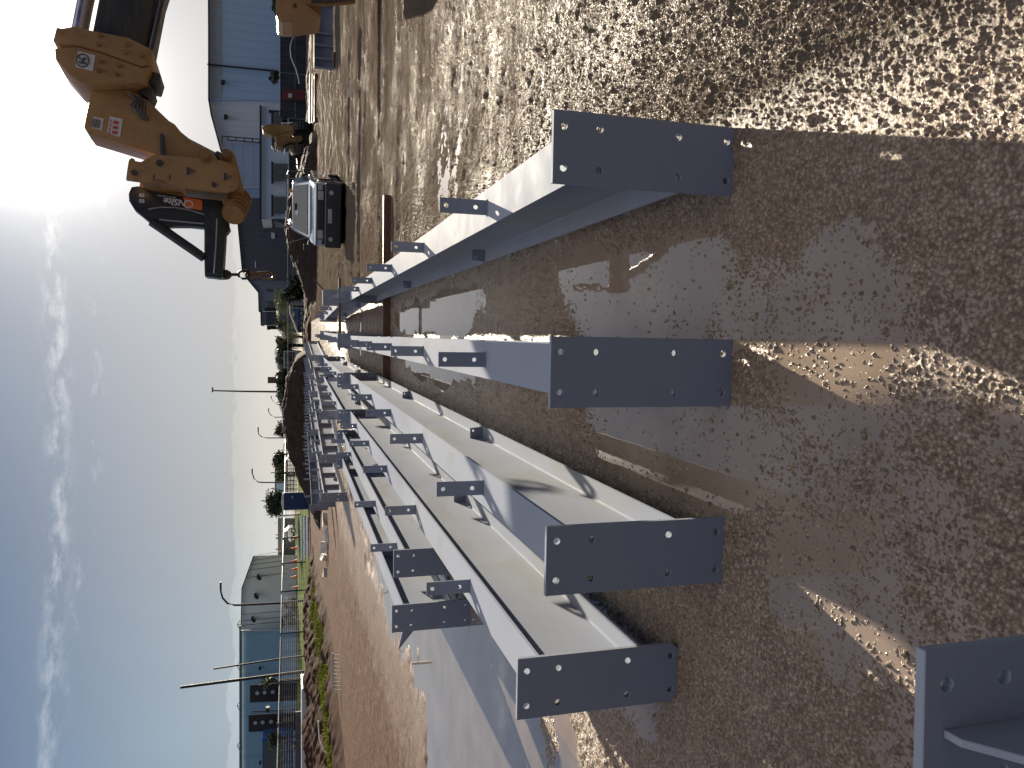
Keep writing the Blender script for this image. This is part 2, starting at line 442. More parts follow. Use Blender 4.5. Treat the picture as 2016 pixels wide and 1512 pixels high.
def grid_mesh(name, GX, GY, GZ_, mats, idx=None):
    ny, nx = GX.shape
    me = bpy.data.meshes.new(name)
    co = np.empty((ny * nx, 3), np.float32); co[:, 0] = GX.ravel(); co[:, 1] = GY.ravel(); co[:, 2] = GZ_.ravel()
    i = np.arange((ny - 1) * (nx - 1)); r = i // (nx - 1); c = i % (nx - 1); v0 = r * nx + c
    q = np.empty((len(i), 4), np.int32); q[:, 0] = v0; q[:, 1] = v0 + 1; q[:, 2] = v0 + nx + 1; q[:, 3] = v0 + nx
    me.vertices.add(len(co)); me.vertices.foreach_set('co', co.ravel())
    me.loops.add(len(q) * 4); me.loops.foreach_set('vertex_index', q.ravel())
    me.polygons.add(len(q)); me.polygons.foreach_set('loop_start', np.arange(len(q), dtype=np.int32) * 4)
    me.polygons.foreach_set('use_smooth', np.ones(len(q), bool))
    me.update(calc_edges=True)
    for m_ in mats: me.materials.append(m_)
    o = bpy.data.objects.new(name, me); col.objects.link(o)
    return o
def ground_material():
    m, t, b = new_mat('wet_gravel')
    co = t.nodes.new('ShaderNodeTexCoord').outputs['Object']
    def noise(s, d=4, r=.55):
        n = t.nodes.new('ShaderNodeTexNoise'); n.inputs['Scale'].default_value = s; n.inputs['Detail'].default_value = d; n.inputs['Roughness'].default_value = r
        t.links.new(co, n.inputs['Vector']); return n.outputs[0]
    v = t.nodes.new('ShaderNodeTexVoronoi'); v.inputs['Scale'].default_value = 84; t.links.new(co, v.inputs['Vector'])
    sepv = t.nodes.new('ShaderNodeSeparateColor'); t.links.new(v.outputs['Color'], sepv.inputs[0])
    stone = ramp(t, sepv.outputs[0], [(0, (.12, .095, .075)), (.4, (.27, .205, .15)), (.75, (.38, .30, .225)), (1, (.5, .43, .36))])
    mud = ramp(t, noise(3.5, 8, .65), [(.3, (.27, .195, .135)), (.5, (.37, .275, .195)), (.7, (.45, .35, .26))])
    c = mixc(t, .62, mud, stone)
    c = mixc(t, ramp(t, v.outputs['Distance'], [(.32, 0), (.62, .6)]), c, (.045, .033, .024))
    big = noise(.35, 5, .6)
    c = mixc(t, ramp(t, big, [(.42, 0), (.68, .55)]), c, (.24, .155, .105))
    # redder, drier earth away to the left
    sx = t.nodes.new('ShaderNodeSeparateXYZ'); t.links.new(co, sx.inputs[0])
    lf = t.nodes.new('ShaderNodeMapRange'); lf.inputs['From Min'].default_value = -3.4; lf.inputs['From Max'].default_value = -5.5
    t.links.new(math_node(t, 'ADD', sx.outputs[0], math_node(t, 'MULTIPLY', noise(.9, 5), 1.6)), lf.inputs[0])
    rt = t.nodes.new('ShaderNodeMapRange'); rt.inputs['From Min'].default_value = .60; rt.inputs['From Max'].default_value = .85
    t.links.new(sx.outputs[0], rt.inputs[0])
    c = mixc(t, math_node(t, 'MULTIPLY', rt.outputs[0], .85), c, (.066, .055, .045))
    c = mixc(t, math_node(t, 'MULTIPLY', lf.outputs[0], .8), c, mixc(t, ramp(t, noise(2.2, 8, .7), [(.35, 0), (.65, 1)]), (.165, .10, .066), (.10, .055, .038)))
    c = mixc(t, math_node(t, 'MULTIPLY', lf.outputs[0], ramp(t, noise(11, 7, .75), [(.44, .75), (.56, 0)])), c, (.05, .030, .022))
    # shade between the second-rank beams, painted in as darker, matt brown ground
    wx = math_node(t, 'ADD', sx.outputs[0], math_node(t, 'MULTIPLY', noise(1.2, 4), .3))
    shadem = math_node(t, 'MULTIPLY', math_node(t, 'MULTIPLY', math_node(t, 'GREATER_THAN', sx.outputs[1], 13.1), math_node(t, 'LESS_THAN', sx.outputs[1], 21.5)), math_node(t, 'MULTIPLY', math_node(t, 'GREATER_THAN', wx, -1.5), math_node(t, 'LESS_THAN', wx, .72)))
    c = mixc(t, math_node(t, 'MULTIPLY', shadem, .85), c, (.095, .058, .042))
    t.links.new(c, b.inputs['Base Color'])
    rg = ramp(t, noise(7, 6, .6), [(.3, .20), (.55, .30), (.75, .45)])
    rg = mixc(t, rt.outputs[0], rg, ramp(t, noise(9, 7, .7), [(.30, .28), (.45, .5), (.7, .68)]))
    rg = mixc(t, lf.outputs[0], rg, (.62, .62, .62))
    t.links.new(rg, b.inputs['Roughness'])
    fr = ramp(t, math_node(t, 'DIVIDE', sx.outputs[1], 20.0), [(.20, 0), (.40, .5), (.70, 1)])
    thr = math_node(t, 'ADD', math_node(t, 'MULTIPLY', fr, .105), math_node(t, 'MULTIPLY', ramp(t, noise(.9, 6, .6), [(.36, 1), (.64, 0)]), .10))
    dl = math_node(t, 'SUBTRACT', noise(130, 3, .6), math_node(t, 'ADD', thr, .52))
    gl_ = math_node(t, 'MULTIPLY', math_node(t, 'MULTIPLY', dl, 14.0, clamp=True), math_node(t, 'SUBTRACT', .75, math_node(t, 'MULTIPLY', fr, .5)))
    spr = mixc(t, rt.outputs[0], (.5, .5, .5), gl_)
    spr = mixc(t, lf.outputs[0], spr, (.06, .06, .06))
    spr = mixc(t, shadem, spr, (.03, .03, .03))
    t.links.new(spr, b.inputs['Specular IOR Level'])
    bp = t.nodes.new('ShaderNodeBump'); bp.inputs['Strength'].default_value = .9; bp.inputs['Distance'].default_value = .008
    hgt = math_node(t, 'ADD', noise(150, 4, .7), math_node(t, 'MULTIPLY', noise(40, 5, .65), 2.2))
    t.links.new(math_node(t, 'SUBTRACT', .9, math_node(t, 'MULTIPLY', rt.outputs[0], .5)), bp.inputs['Strength'])
    t.links.new(hgt, bp.inputs['Height'])
    t.links.new(bp.outputs[0], b.inputs['Normal'])
    return m
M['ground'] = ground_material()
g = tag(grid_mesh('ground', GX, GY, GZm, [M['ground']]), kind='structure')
# surrounding land, lower than the sheet's edge so that the two never share a plane
far = MB()
far.quad((-1500, 84.9, .085), (1500, 84.9, .085), (1500, 2500, .085), (-1500, 2500, .085))
far.quad((-1500, -300, .0), (-33, -300, .0), (-33, 84.9, .085), (-1500, 84.9, .085))
far.quad((33, -300, .0), (1500, -300, .0), (1500, 84.9, .085), (33, 84.9, .085))
far.quad((-33, -300, .0), (33, -300, .0), (33, 1.16, .0), (-33, 1.16, .0))
tag(far.build('surrounding_land', mat('far_land', (.10, .085, .055), .8, var=.3, scale=.2, bump=.4), recalc=False), kind='structure')
def water_sheet(name, x0, x1, y0, y1, z, mt='water'):
    w = MB(); w.quad((x0, y0, z), (x1, y0, z), (x1, y1, z), (x0, y1, z))
    return tag(w.build(name, M[mt], recalc=False), kind='structure')
water_sheet('puddle_water', -2.38, 2.6, .3, 13.0, WATER_Z)
water_sheet('open_puddle_water', -8.5, -2.38, .3, 15.8, WATER_Z, 'still')
# pools in the far yard lie on the slightly higher ground there
wf = MB()
for (cx, cy, rx, ry, ro, dp) in POOLS:
    if cy > 13.0:
        zz = gz(cx, cy) - .015
        wf.quad((cx - rx * 1.15, cy - ry * 1.3, zz), (cx + rx * 1.15, cy - ry * 1.3, zz), (cx + rx * 1.15, cy + ry * 1.3, zz), (cx - rx * 1.15, cy + ry * 1.3, zz))
tag(wf.build('far_puddle_water', M['still'], recalc=False), kind='structure')

# ------------------------------------------------------------------ steel beams
FW, TF, TW, DP = .19, .0135, .0095, .46
ZB = .14                                  # underside of the bottom flange above the bottom of the end plate
ZT = ZB + DP
def i_profile(fw=FW, d=DP, z0=ZB, tf=TF, tw=TW, r=.0115):
    """closed outline of the rolled section with its root fillets, in x / z"""
    h, w = fw / 2, tw / 2; p = [(-h, z0), (h, z0), (h, z0 + tf)]
    for k in range(5):
        a = -PI / 2 - k * PI / 8; p.append((w + r + r * math.cos(a), z0 + tf + r + r * math.sin(a)))
    zt = z0 + d
    for k in range(5):
        a = PI - k * PI / 8; p.append((w + r + r * math.cos(a), zt - tf - r + r * math.sin(a)))
    p += [(h, zt - tf), (h, zt), (-h, zt), (-h, zt - tf)]
    for k in range(5):
        a = PI / 2 - k * PI / 8; p.append((-w - r + r * math.cos(a), zt - tf - r + r * math.sin(a)))
    for k in range(5):
        a = -k * PI / 8; p.append((-w - r + r * math.cos(a), z0 + tf + r + r * math.sin(a)))
    p += [(-h, z0 + tf)]
    return p
def section_mesh(L, y0=0.0, **kw):
    b = MB(); b.prism([(x, y0, z) for x, z in i_profile(**kw)], (0, L, 0)); return b
def end_plate(y, w=.245, h=.70, t=.020, holes=True, notch=False):
    hs = []
    if holes:
        for z in (.039, .232, .531, .662):
            for x in (-.070, .070): hs.append(circ((x, y, z), (1, 0, 0), (0, 0, 1), .0125, 14))
    if notch:   # the one nearest plate with its lower corners clipped
        pts = [(-w / 2, y, .035), (-w / 2 + .03, y, 0), (w / 2 - .03, y, 0), (w / 2, y, .035), (w / 2, y, h), (-w / 2, y, h)]
    else: pts = [(-w / 2, y, 0), (w / 2, y, 0), (w / 2, y, h), (-w / 2, y, h)]
    b = MB(); b.prism(pts, (0, t, 0), hs); return b
def purlin_cleat(y, x=0, h=.243, w=.074, z0=ZT, two=True):
    t = .008
    hs = [circ((x, y, z0 + .060), (1, 0, 0), (0, 0, 1), .0115, 12), circ((x, y, z0 + h - .032), (1, 0, 0), (0, 0, 1), .0115, 12)]
    b = MB(); b.prism([(x - w / 2, y, z0), (x + w / 2, y, z0), (x + w / 2, y, z0 + h), (x - w / 2, y, z0 + h)], (0, t, 0), hs)
    b.prism([(x - w / 2 - .004, y - .006, z0), (x + w / 2 + .004, y - .006, z0), (x + w / 2 + .004, y - .006, z0 + .005), (x - w / 2 - .004, y - .006, z0 + .005)], (0, .02, 0))
    return b
def brace_cleat(y, side, z0=ZB + TF):
    t = .008; x0 = side * TW / 2; x1 = side * (FW / 2 - .002)
    b = MB(); b.prism([(x0, y, z0), (x1, y, z0), (x1 - side * .012, y, z0 + .098), (x0 + side * .0, y, z0 + .098)], (0, t, 0), [circ((x1 - side * .03, y, z0 + .075), (1, 0, 0), (0, 0, 1), .009, 10)])
    return b
def stiffener(y, side):
    b = MB(); x0 = side * TW / 2; x1 = side * (FW / 2 - .001); zl, zh = ZB + TF, ZT - TF
    b.prism([(x0 + side * .012, y, zl), (x1, y, zl), (x1, y, zh), (x0 + side * .012, y, zh), (x0, y, zh - .012), (x0, y, zl + .012)], (0, .010, 0))
    return b
def gusset(y, d=1, L=.30):
    b = MB(); b.prism([(-.006, y, ZB), (-.006, y, .012), (-.006, y + d * .05, .012), (-.006, y + d * L, ZB - .012), (-.006, y + d * L, ZB)], (.012, 0, 0)); return b
def make_beam(L, cleats, braces, stiffs=(), name='steel_beam', bevel=.0012, plates=(True, True), notch=False, gus=True, cleat_x=0, holes_pair=()):
    r = empty(name)
    section_mesh(L - .04, .02).build('i_section', M['steel'], r, smooth=40)
    if plates[0]: end_plate(0, notch=notch).build('end_plate', M['steel'], r, bevel=bevel, seg=1)
    if plates[1]: end_plate(L - .02).build('end_plate', M['steel'], r, bevel=bevel, seg=1)
    for c in cleats: purlin_cleat(c, cleat_x).build('purlin_cleat', M['steel'], r)
    for c, s in braces: brace_cleat(c, s).build('brace_cleat', M['steel'], r)
    for c, s in stiffs: stiffener(c, s).build('web_stiffener', M['steel'], r)
    if gus:
        gusset(.02).build('plate_gusset', M['steel'], r)
        gusset(L - .02, -1).build('plate_gusset', M['steel'], r)
    return r
def put(o, x, y, z=0, rz=0, label=None, group=None, cat='steel beam'):
    o.location = (x, y, z); o.rotation_euler = (0, 0, rz)
    return tag(o, label, cat, group)
GRP = 'painted steel beams laid out in rows in the yard'
L1 = 10.78
near_cl = [1.31 + 1.925 * k for k in range(5)]
brB = [(3.15, 1), (6.84, 1), (3.15, -1), (6.84, -1)]
A = make_beam(L1, near_cl, brB)
put(A, -.778, 2.49, 0, 0, 'grey steel beam second from the left among the four nearest, its web sunlit and its end plate square-cornered', GRP)
B3 = put(copy_tree(A), -.119, 2.485, 0, R(.05), 'grey beam in the middle of the picture, end plate square on, lowest of its row of light tops', GRP)
B4 = put(copy_tree(A), .645, 2.505, 0, R(-.05), 'rightmost grey steel beam, its left web in blue shade and glittering wet gravel beside its end plate', GRP)
B1 = make_beam(10.4, [1.27 + 1.93 * k for k in range(5)], [(3.4, 1), (7.1, 1)], notch=True)
put(B1, -1.379, 2.805, 0, R(.1), 'leftmost of the four nearest beams, a wide light web and an end plate with clipped lower corners', GRP)
L2 = 8.62
C1 = make_beam(L2, [.55, 2.45, 6.3, 7.9], [(2.9, 1)], [(4.45, 1)])
put(C1, -1.985, 6.57, 0, R(.05), 'grey beam beginning just behind the leftmost near beam, its dark end plate partly hidden by that beam', GRP)
C2 = make_beam(L2, [], [], [(4.35, 1), (7.3, 1), (1.9, 1)])
put(C2, -2.50, 6.65, 0, R(.1), 'outermost left grey beam beside the big puddle, no cleats on its top flange', GRP)
# the bracket plate on top of the outermost beam's end
tri = MB(); tri.prism([(-.128, .03, .60), (-.30, .03, .64), (-.128, .03, .50)], (0, .012, 0)); tri.build('corner_bracket', M['steel'], C2)
# second rank, on slightly higher ground
far_cl = [.25 + 1.93 * k for k in range(5)]
D_ = make_beam(8.55, far_cl, [(1.9, 1), (5.7, 1), (1.9, -1), (5.7, -1)])
zr = .095
put(D_, -.80, 13.42, zr, R(-.25), 'second-rank grey beam in line behind the beam whose web is sunlit, row of cleats along its top', GRP)
put(copy_tree(D_), -.12, 13.42, zr, R(-.4), 'second-rank grey beam directly behind the middle beam, seen almost end on as a stack of cleats', GRP)
put(copy_tree(D_), .645, 13.42, zr, R(1.4), 'second-rank grey beam behind the rightmost near beam, its far end plate with white bolt holes showing', GRP)
put(copy_tree(D_), -1.42, 13.42, zr, R(-1.0), 'second-rank grey beam in line behind the leftmost of the four nearest beams', GRP)
stf = [(1.2, 1), (2.9, 1), (4.6, 1), (6.6, 1)]
E_ = make_beam(9.2, [.8 + 1.55 * k for k in range(6)], [(2.2, 1), (5.2, 1)], stf)
put(E_, -2.28, 21.9, .12, R(-5.2), 'third-rank beam with dark end plate facing the camera between the left near beams', GRP)
put(copy_tree(E_), -3.42, 21.4, .12, R(-4.6), 'third-rank beam whose dark end plate shows second from the left in its rank', GRP)
put(copy_tree(E_), -4.32, 20.6, .12, R(-1.0), 'leftmost third-rank beam whose dark end plate stands on bare brown earth', GRP)
F_ = make_beam(9.0, [.4 + .92 * k for k in range(10)], [], [], gus=False)
for k, (x, y, rz) in enumerate(((-1.0, 31.8, -3), (-1.75, 31.5, -3), (-2.5, 32.3, -3.5), (-3.25, 31.6, -3), (-4.05, 32.2, -3), (-4.9, 31.5, -2), (-5.75, 31.9, -2))):
    o = F_ if k == 0 else copy_tree(F_)
    put(o, x, y, .13, R(rz), 'grey beam in the farthest rank before the dark spoil heap, closely set cleats like fins on top', 'farthest rank of beams below the spoil heap')
# long pale beams lying crosswise at the left
Gb = make_beam(9.0, [1.0, 2.6, 4.2, 5.8, 7.4], [], [], gus=False)
put(Gb, -6.35, 28.6, .24, R(-13), 'pale raised beam farthest to the left, skewed to the rows and ending near the rubble blocks', 'skewed beams at the left')
put(copy_tree(Gb), -5.75, 26.4, .0, R(-11), 'lower skewed beam just in front of the raised pale one, dark end at its foot', 'skewed beams at the left')
# beam in the bottom left corner of the upright view, reaching back under the photographer
FG = empty('steel_bracket_beam', (-.555, .853, 0), R(2.0), 'grey end plate with two round holes and a sloping gusset at the bottom corner, closest to the camera', 'steel beam', GRP)
hs = [circ((sx * .070, 0, z), (1, 0, 0), (0, 0, 1), .0105, 16) for sx in (-1, 1) for z in (.05, .25, .545, .65)]
b = MB(); b.prism([(-.1225, 0, 0), (.1225, 0, 0), (.1225, 0, .69), (-.1225, 0, .69)], (0, .018, 0), hs); b.build('end_plate', M['steel'], FG, bevel=.0015, seg=1)
b = MB(); b.prism([(x, -3.0, z) for x, z in i_profile(d=.26)], (0, 3.0, 0)); b.build('i_section', M['steel'], FG, smooth=40)
b = MB(); b.prism([(-.006, 0, .40), (-.006, 0, .655), (-.006, -.03, .655), (-.006, -.34, .43), (-.006, -.34, .40)], (.012, 0, 0)); b.build('plate_gusset', M['steel'], FG, bevel=.0015, seg=1)

# timber packing under the rows and a batten across the tops of the second rank
tm = MB(); tm.box(-1.65, 1.65, 0, .10, -.02, .135); T0 = tm.build('timber_bearer', M['timber'], None, bevel=.004, seg=1)
tag(T0, 'long dark timber bearer under the far ends of the near beams, sticking out right', 'timber'); T0.location = (.57, 12.5, 0); T0.rotation_euler = (0, 0, R(.6))
b = MB(); b.box(-.30, .98, 0, .05, 0, .05); o = b.build('timber_batten', M['timber'], bevel=.003, seg=1); o.location = (0, 14.05, ZT + zr + .001)
tag(o, 'thin brown timber batten laid across the top flanges where the second rank begins', 'timber')
# pale steel box standing on the right hand beam's joint
pb = empty('steel_junction_box', (.665, 14.6, ZT + zr), R(4), 'small blue-grey steel box standing on the right hand beam, a strut leaning from it', 'steel box')
b = MB(); b.box(-.14, .14, 0, .20, 0, .30); b.build('box_body', M['steel'], pb, bevel=.004)
b = MB(); b.box(-.02, .06, -.012, 0, .06, .20); b.build('box_latch_plate', M['plastic'], pb, bevel=.002)
b = MB(); b.tube([(.14, .1, .28), (.34, .1, .46)], .014, 6); b.build('strut', M['darksteel'], pb)

# ------------------------------------------------------------------ boom and jib of the lifting machine (right)
JY0, JX0, JK = 8.9, 1.2, .18
jn = Vector((JK, -1, 0)).normalized()           # faces the photographer
jt = Vector((1, JK, 0)).normalized()            # horizontal in the boom's plane
def JP(x, y, off=0.0):
    d = ray(x, y); t = (JY0 - JK * JX0) / (d.y - JK * d.x)
    return Vector((0, 0, CAM_H)) + d * t + jn * off
JS = 8.9 / F_PX * .97                             # metres per photograph pixel in that plane
def jpoly(px, th, front=None, holes=(), name='part', mt='orange', parent=None, bevel=.006):
    front = th / 2 if front is None else front
    b = MB(); b.prism([JP(x, y, front) for x, y in px], -jn * th, [[JP(x, y, front) for x, y in h] for h in holes])
    return b.build(name, M[mt], parent, bevel=bevel, seg=2, smooth=30)
def jc(x, y, r, n=18): return [(x + r * math.cos(2 * PI * k / n), y + r * math.sin(2 * PI * k / n)) for k in range(n)]
def c1_(X, Y): return (100 + X / 3.36, Y / 3.36)
def c2_(X, Y): return (240 + X / 5.04, 200 + Y / 5.04)
boom = empty('lifting_boom', JP(430, 410), 0, 'yellow and black telescopic boom reaching in from the right with a black hook jib', 'crane boom')
boom.location = (0, 0, 0)
# inner boom section: black box running out of the picture
jpoly([(180, -260 + 0), (288, -270), (319, 0), (300, 122), (196, 98), (212, 0)][0:0] or [(266, -230), (384, -205), (319, 0), (296, 118), (193, 96), (212, 0)], .55, name='boom_section', mt='boomblack', parent=boom, bevel=.02)
b = MB()
p0, p1 = JP(156, 92, .05), JP(174, 0, .05); b.tube([p0, p1, p1 + (p1 - p0) * 2.4], .085, 20); b.build('extension_cylinder', M['chrome'], boom, smooth=40)
b = MB(); p0, p1 = JP(300, 122, .2), JP(327, 0, .2); b.tube([p0, p1, p1 + (p1 - p0) * 1.7], .028, 12); b.build('guide_rod', M['chrome'], boom, smooth=40)
b = MB(); p0, p1 = JP(306, 124, .26), JP(333, 0, .26); b.tube([p0, p1, p1 + (p1 - p0) * 1.7], .02, 12); b.build('guide_rod', M['darksteel'], boom, smooth=40)
collar = [c1_(*p) for p in ((105, 308), (140, 316), (230, 300), (310, 325), (560, 372), (650, 415), (715, 450), (698, 540), (640, 552), (500, 500), (380, 458), (230, 420), (120, 420), (82, 397))]
hd = jpoly(collar, .60, .37, name='boom_collar', parent=boom, bevel=.012)
head = [c1_(*p) for p in ((90, 436), (230, 424), (380, 462), (500, 505), (640, 556), (694, 548), (655, 632), (600, 655), (540, 657), (300, 667), (235, 640), (190, 610), (96, 505))]
hd2 = jpoly(head, .56, .35, name='boom_head', parent=boom, bevel=.012)
for X, Y in ((382, 362), (368, 420), (558, 415), (545, 470), (650, 487)):
    c = JP(*c1_(X, Y), .37); MB().tube([c, c + jn * .022], .022, 10).build('bolt', M['brown'], hd)
for X, Y in ((382, 520), (370, 580), (498, 547), (484, 603)):
    c = JP(*c1_(X, Y), .35); MB().tube([c, c + jn * .022], .022, 10).build('bolt', M['brown'], hd2)
for P_ in (((690, 530), (748, 545), (725, 622), (668, 605)), ((662, 628), (702, 640), (668, 712), (600, 668))):
    jpoly([c1_(*p) for p in P_], .3, .2, name='wear_pad_block', mt='darksteel', parent=hd2, bevel=.02)
arm = [c1_(*p) for p in ((303, 660), (256, 906), (290, 948), (840, 1112), (1000, 1140), (1128, 1136), (1098, 1078), (1035, 1048), (955, 992), (878, 930), (840, 882), (800, 858), (740, 800), (680, 740), (640, 716), (545, 660))]
neck = jpoly(arm, .30, .23, name='boom_neck', parent=boom, bevel=.01)
b = MB()
b.tube([JP(*c1_(290, 925), .10), JP(*c1_(560, 1008), .10), JP(*c1_(842, 1098), .10)], .035, 10); b.build('edge_pipe', M['chrome'], neck, smooth=40)
jpoly([c1_(*p) for p in ((748, 958), (762, 950), (778, 962), (792, 1108), (752, 1108))], .02, .27, name='lock_lever', mt='darksteel', parent=neck, bevel=.003)
b = MB()
for k in range(5):
    b.tube([JP(*c1_(545 + 18 * k, 695 + 6 * k), .25), JP(*c1_(600 + 14 * k, 735 + 4 * k), .27), JP(*c1_(560 + 22 * k, 770 + 9 * k), .26), JP(*c1_(630 + 10 * k, 850 + 3 * k), .24)], .011, 6)
b.build('hydraulic_hoses', M['darksteel'], neck, smooth=60)
b = MB(); b.tube([JP(*c1_(880, 935), .0), JP(*c1_(1085, 1040), .0)], .052, 14); b.build('tilt_cylinder', M['galv'], boom, smooth=40)
b = MB(); b.tube([JP(*c1_(1085, 1040), .0), JP(*c1_(1130, 1062), .0)], .075, 14); b.build('cylinder_head', M['darksteel'], boom, smooth=40)
link = [c1_(*p) for p in ((1118, 1062), (1132, 1030), (1165, 1017), (1200, 1024), (1222, 1052), (1262, 1200), (1302, 1380), (1240, 1345), (1150, 1150))]
lk = jpoly(link, .24, name='tilt_link', parent=boom, bevel=.01)
car = [c1_(*p) for p in ((557, 1140), (572, 1125), (592, 1132), (600, 1146), (635, 1152), (720, 1103), (842, 1112), (1000, 1125), (1140, 1138), (1200, 1160), (1246, 1195), (1252, 1290), (1228, 1330), (1180, 1346), (1040, 1328), (870, 1300), (700, 1282), (540, 1262), (548, 1200))]
sl1 = [c1_(*p) for p in ((716, 1238), (724, 1226), (730, 1262), (800, 1274), (802, 1292), (708, 1278))]
sl2 = [c1_(*p) for p in ((814, 1232), (824, 1230), (830, 1270), (810, 1268))]
cg = jpoly(car, .05, .33, holes=[sl1, sl2], name='carriage_plate', parent=boom, bevel=.004)
jpoly(car, .05, -.28, holes=[sl1, sl2], name='carriage_plate', parent=boom, bevel=.004)
jpoly([c1_(*p) for p in ((600, 1160), (720, 1120), (860, 1135), (1130, 1145), (1200, 1180), (1200, 1300), (900, 1290), (850, 1222), (700, 1213), (600, 1213))], .5, name='carriage_core', mt='brown', parent=boom, bevel=.01)
for X, Y, r, o_ in ((1045, 1115, .058, .34), (1172, 1063, .058, .14)):
    c = JP(*c1_(X, Y), o_); b = MB(); b.tube([c, c + jn * .04], r, 20); b.tube([c + jn * .04, c + jn * .055], r * .78, 20)
    b.build('pivot_pin', M['brown'], boom, smooth=40)
for X, Y, r in ((593, 1222, .030), (1100, 1296, .026), (755, 1160, .034)):
    c = JP(*c1_(X, Y), .33); MB().tube([c, c + jn * .012], r, 14).build('pin', M['darksteel'], cg, smooth=40)
# ribbed drum under the carriage
b = MB()
a0, a1 = JP(474, 388, -.02), JP(463, 441, .30)
b.tube([a0, a1], .105, 24)
for k in range(5):
    q = a0 + (a1 - a0) * (.12 + .19 * k); b.tube([q, q + (a1 - a0) * .05], .122, 24)
b.build('rotator_drum', M['brown'], boom, smooth=40)
jpoly([c2_(*p) for p in ((1010, 1050), (1060, 1010), (1100, 1080), (1165, 1180), (1140, 1215), (1080, 1205))], .12, .24, name='drum_bracket', mt='brown', parent=boom, bevel=.006)
# black jib
jib = [(262, 375), (275, 373), (310, 384), (352, 391), (405, 398), (441, 402), (441, 412), (446, 422), (448, 445), (445, 490), (441, 530), (441, 546), (436, 552), (405, 547), (404, 513), (360, 483), (318, 456), (304, 447), (268, 418), (258, 402), (257, 388)]
slot = [(331, 451), (345, 450), (375, 450), (404, 453), (404, 502), (380, 485), (355, 468)]
jb = jpoly(jib, .10, .10, holes=[slot], name='jib_plate', mt='black', parent=boom, bevel=.004)
jpoly([(405, 400), (441, 404), (446, 430), (446, 460), (441, 548), (406, 545)], .24, .15, name='jib_post', mt='black', parent=boom, bevel=.012)
b = MB()
b.tube([JP(302, 444, .12), JP(404, 514, .12)], .045, 12); b.build('jib_brace', M['black'], boom, smooth=40)
b = MB()
b.tube([JP(x, y, .11) for x, y in ((296, 419), (318, 415), (345, 415), (375, 420), (402, 428), (412, 434), (415, 470), (414, 540))], .010, 6)
b.tube([JP(317, 439, .11), JP(360, 443, .11), (JP(404, 447, .11))], .010, 6)
b.tube([JP(430, 440, .155), JP(428, 490, .155), JP(424, 545, .155)], .008, 6)
b.build('jib_weld_edge', M['galv'], jb, smooth=60)
jpoly([(440, 546), (436, 533), (448, 533), (455, 537), (457, 543), (452, 549), (442, 551)], .07, .05, name='lifting_lug', mt='black', parent=boom, bevel=.006)
jpoly([(447, 430), (454, 427), (452, 446), (455, 456), (450, 463), (446, 466)], .10, .1, name='wear_shoe', mt='darksteel', parent=boom, bevel=.005)
# logo, stickers
def jframe(x, y, off, dirx, diry):
    """matrix placing flat lettering in the jib's plane; dirx/diry are photograph directions"""
    o = JP(x, y, off); ex = (JP(x + dirx[0], y + dirx[1], off) - o).normalized(); ey = (JP(x + diry[0], y + diry[1], off) - o).normalized()
    mm = Matrix((ex, ey, ex.cross(ey))).transposed().to_4x4(); mm.translation = o; return mm
def text_mesh(s, size, mm, mt, parent, name='lettering', shear=0.0, ext=.0008, spacing=1.0, offset=0):
    cu = bpy.data.curves.new('t', 'FONT'); cu.body = s; cu.size = size; cu.extrude = ext; cu.shear = shear; cu.space_character = spacing; cu.offset = offset
    ob = bpy.data.objects.new('t', cu); col.objects.link(ob)
    dg = bpy.context.evaluated_depsgraph_get(); dg.update()
    me = bpy.data.meshes.new_from_object(ob.evaluated_get(dg)); bpy.data.objects.remove(ob); bpy.data.curves.remove(cu)
    me.transform(mm); me.name = name; me.materials.clear(); me.materials.append(mt)
    o = bpy.data.objects.new(name, me); col.objects.link(o)
    if parent: o.parent = parent
    return o
jpoly([(363, 394.5), (400.5, 400.5), (400.5, 420.5), (368, 415), (366, 405)], .003, .1035, name='logo_panel', mt='logo_orange', parent=jb, bevel=0)
tx = (-1.0, -.125); ty = (-.125, 1.0)
text_mesh('O', .125, jframe(385, 402.5, .1045, tx, ty), M['logo_orange'], jb, 'logo_letter', offset=.004, ext=.001)
text_mesh('O', .125, jframe(385, 402.5, .1050, tx, ty), M['sticker'], jb, 'logo_letter', ext=.0015)
text_mesh('NSIte', .098, jframe(370.5, 401.5, .1045, tx, ty), M['sticker'], jb, 'logo_lettering', shear=.12, ext=.0012, spacing=.98, offset=.002)
text_mesh('RENTAL GROUP', .024, jframe(349, 394.5, .1045, tx, ty), M['sticker'], jb, 'small_lettering', ext=.001)
for (x, y) in ((278, 402), (278, 391)):
    s = jpoly([(x, y - 3.6), (x + 9.5, y - 3), (x + 9.5, y + 3.8), (x, y + 3.4)], .002, .103, name='label_sticker', mt='sticker', parent=jb, bevel=0)
    b = MB()
    for k in range(3): b.tube([JP(x + 2, y - 1.8 + 1.8 * k, .1045), JP(x + 7.5, y - 1.6 + 1.8 * k, .1045)], .0022, 4)
    b.build('label_print', M['stickerline'], s)
s = jpoly([c1_(*p) for p in ((240, 455), (348, 482), (333, 583), (224, 556))], .002, .3545, name='warning_sticker', mt='sticker', parent=hd2, bevel=0)
b = MB(); cx_, cy_ = c1_(268, 516)
rg = [JP(cx_ + 12 * math.cos(a), cy_ + 12 * math.sin(a), .358) for a in np.linspace(0, 2 * PI, 25)]
b.tube(rg, .007, 5, caps=False); b.tube([JP(cx_ - 9, cy_ - 8, .358), JP(cx_ + 9, cy_ + 8, .358)], .007, 5)
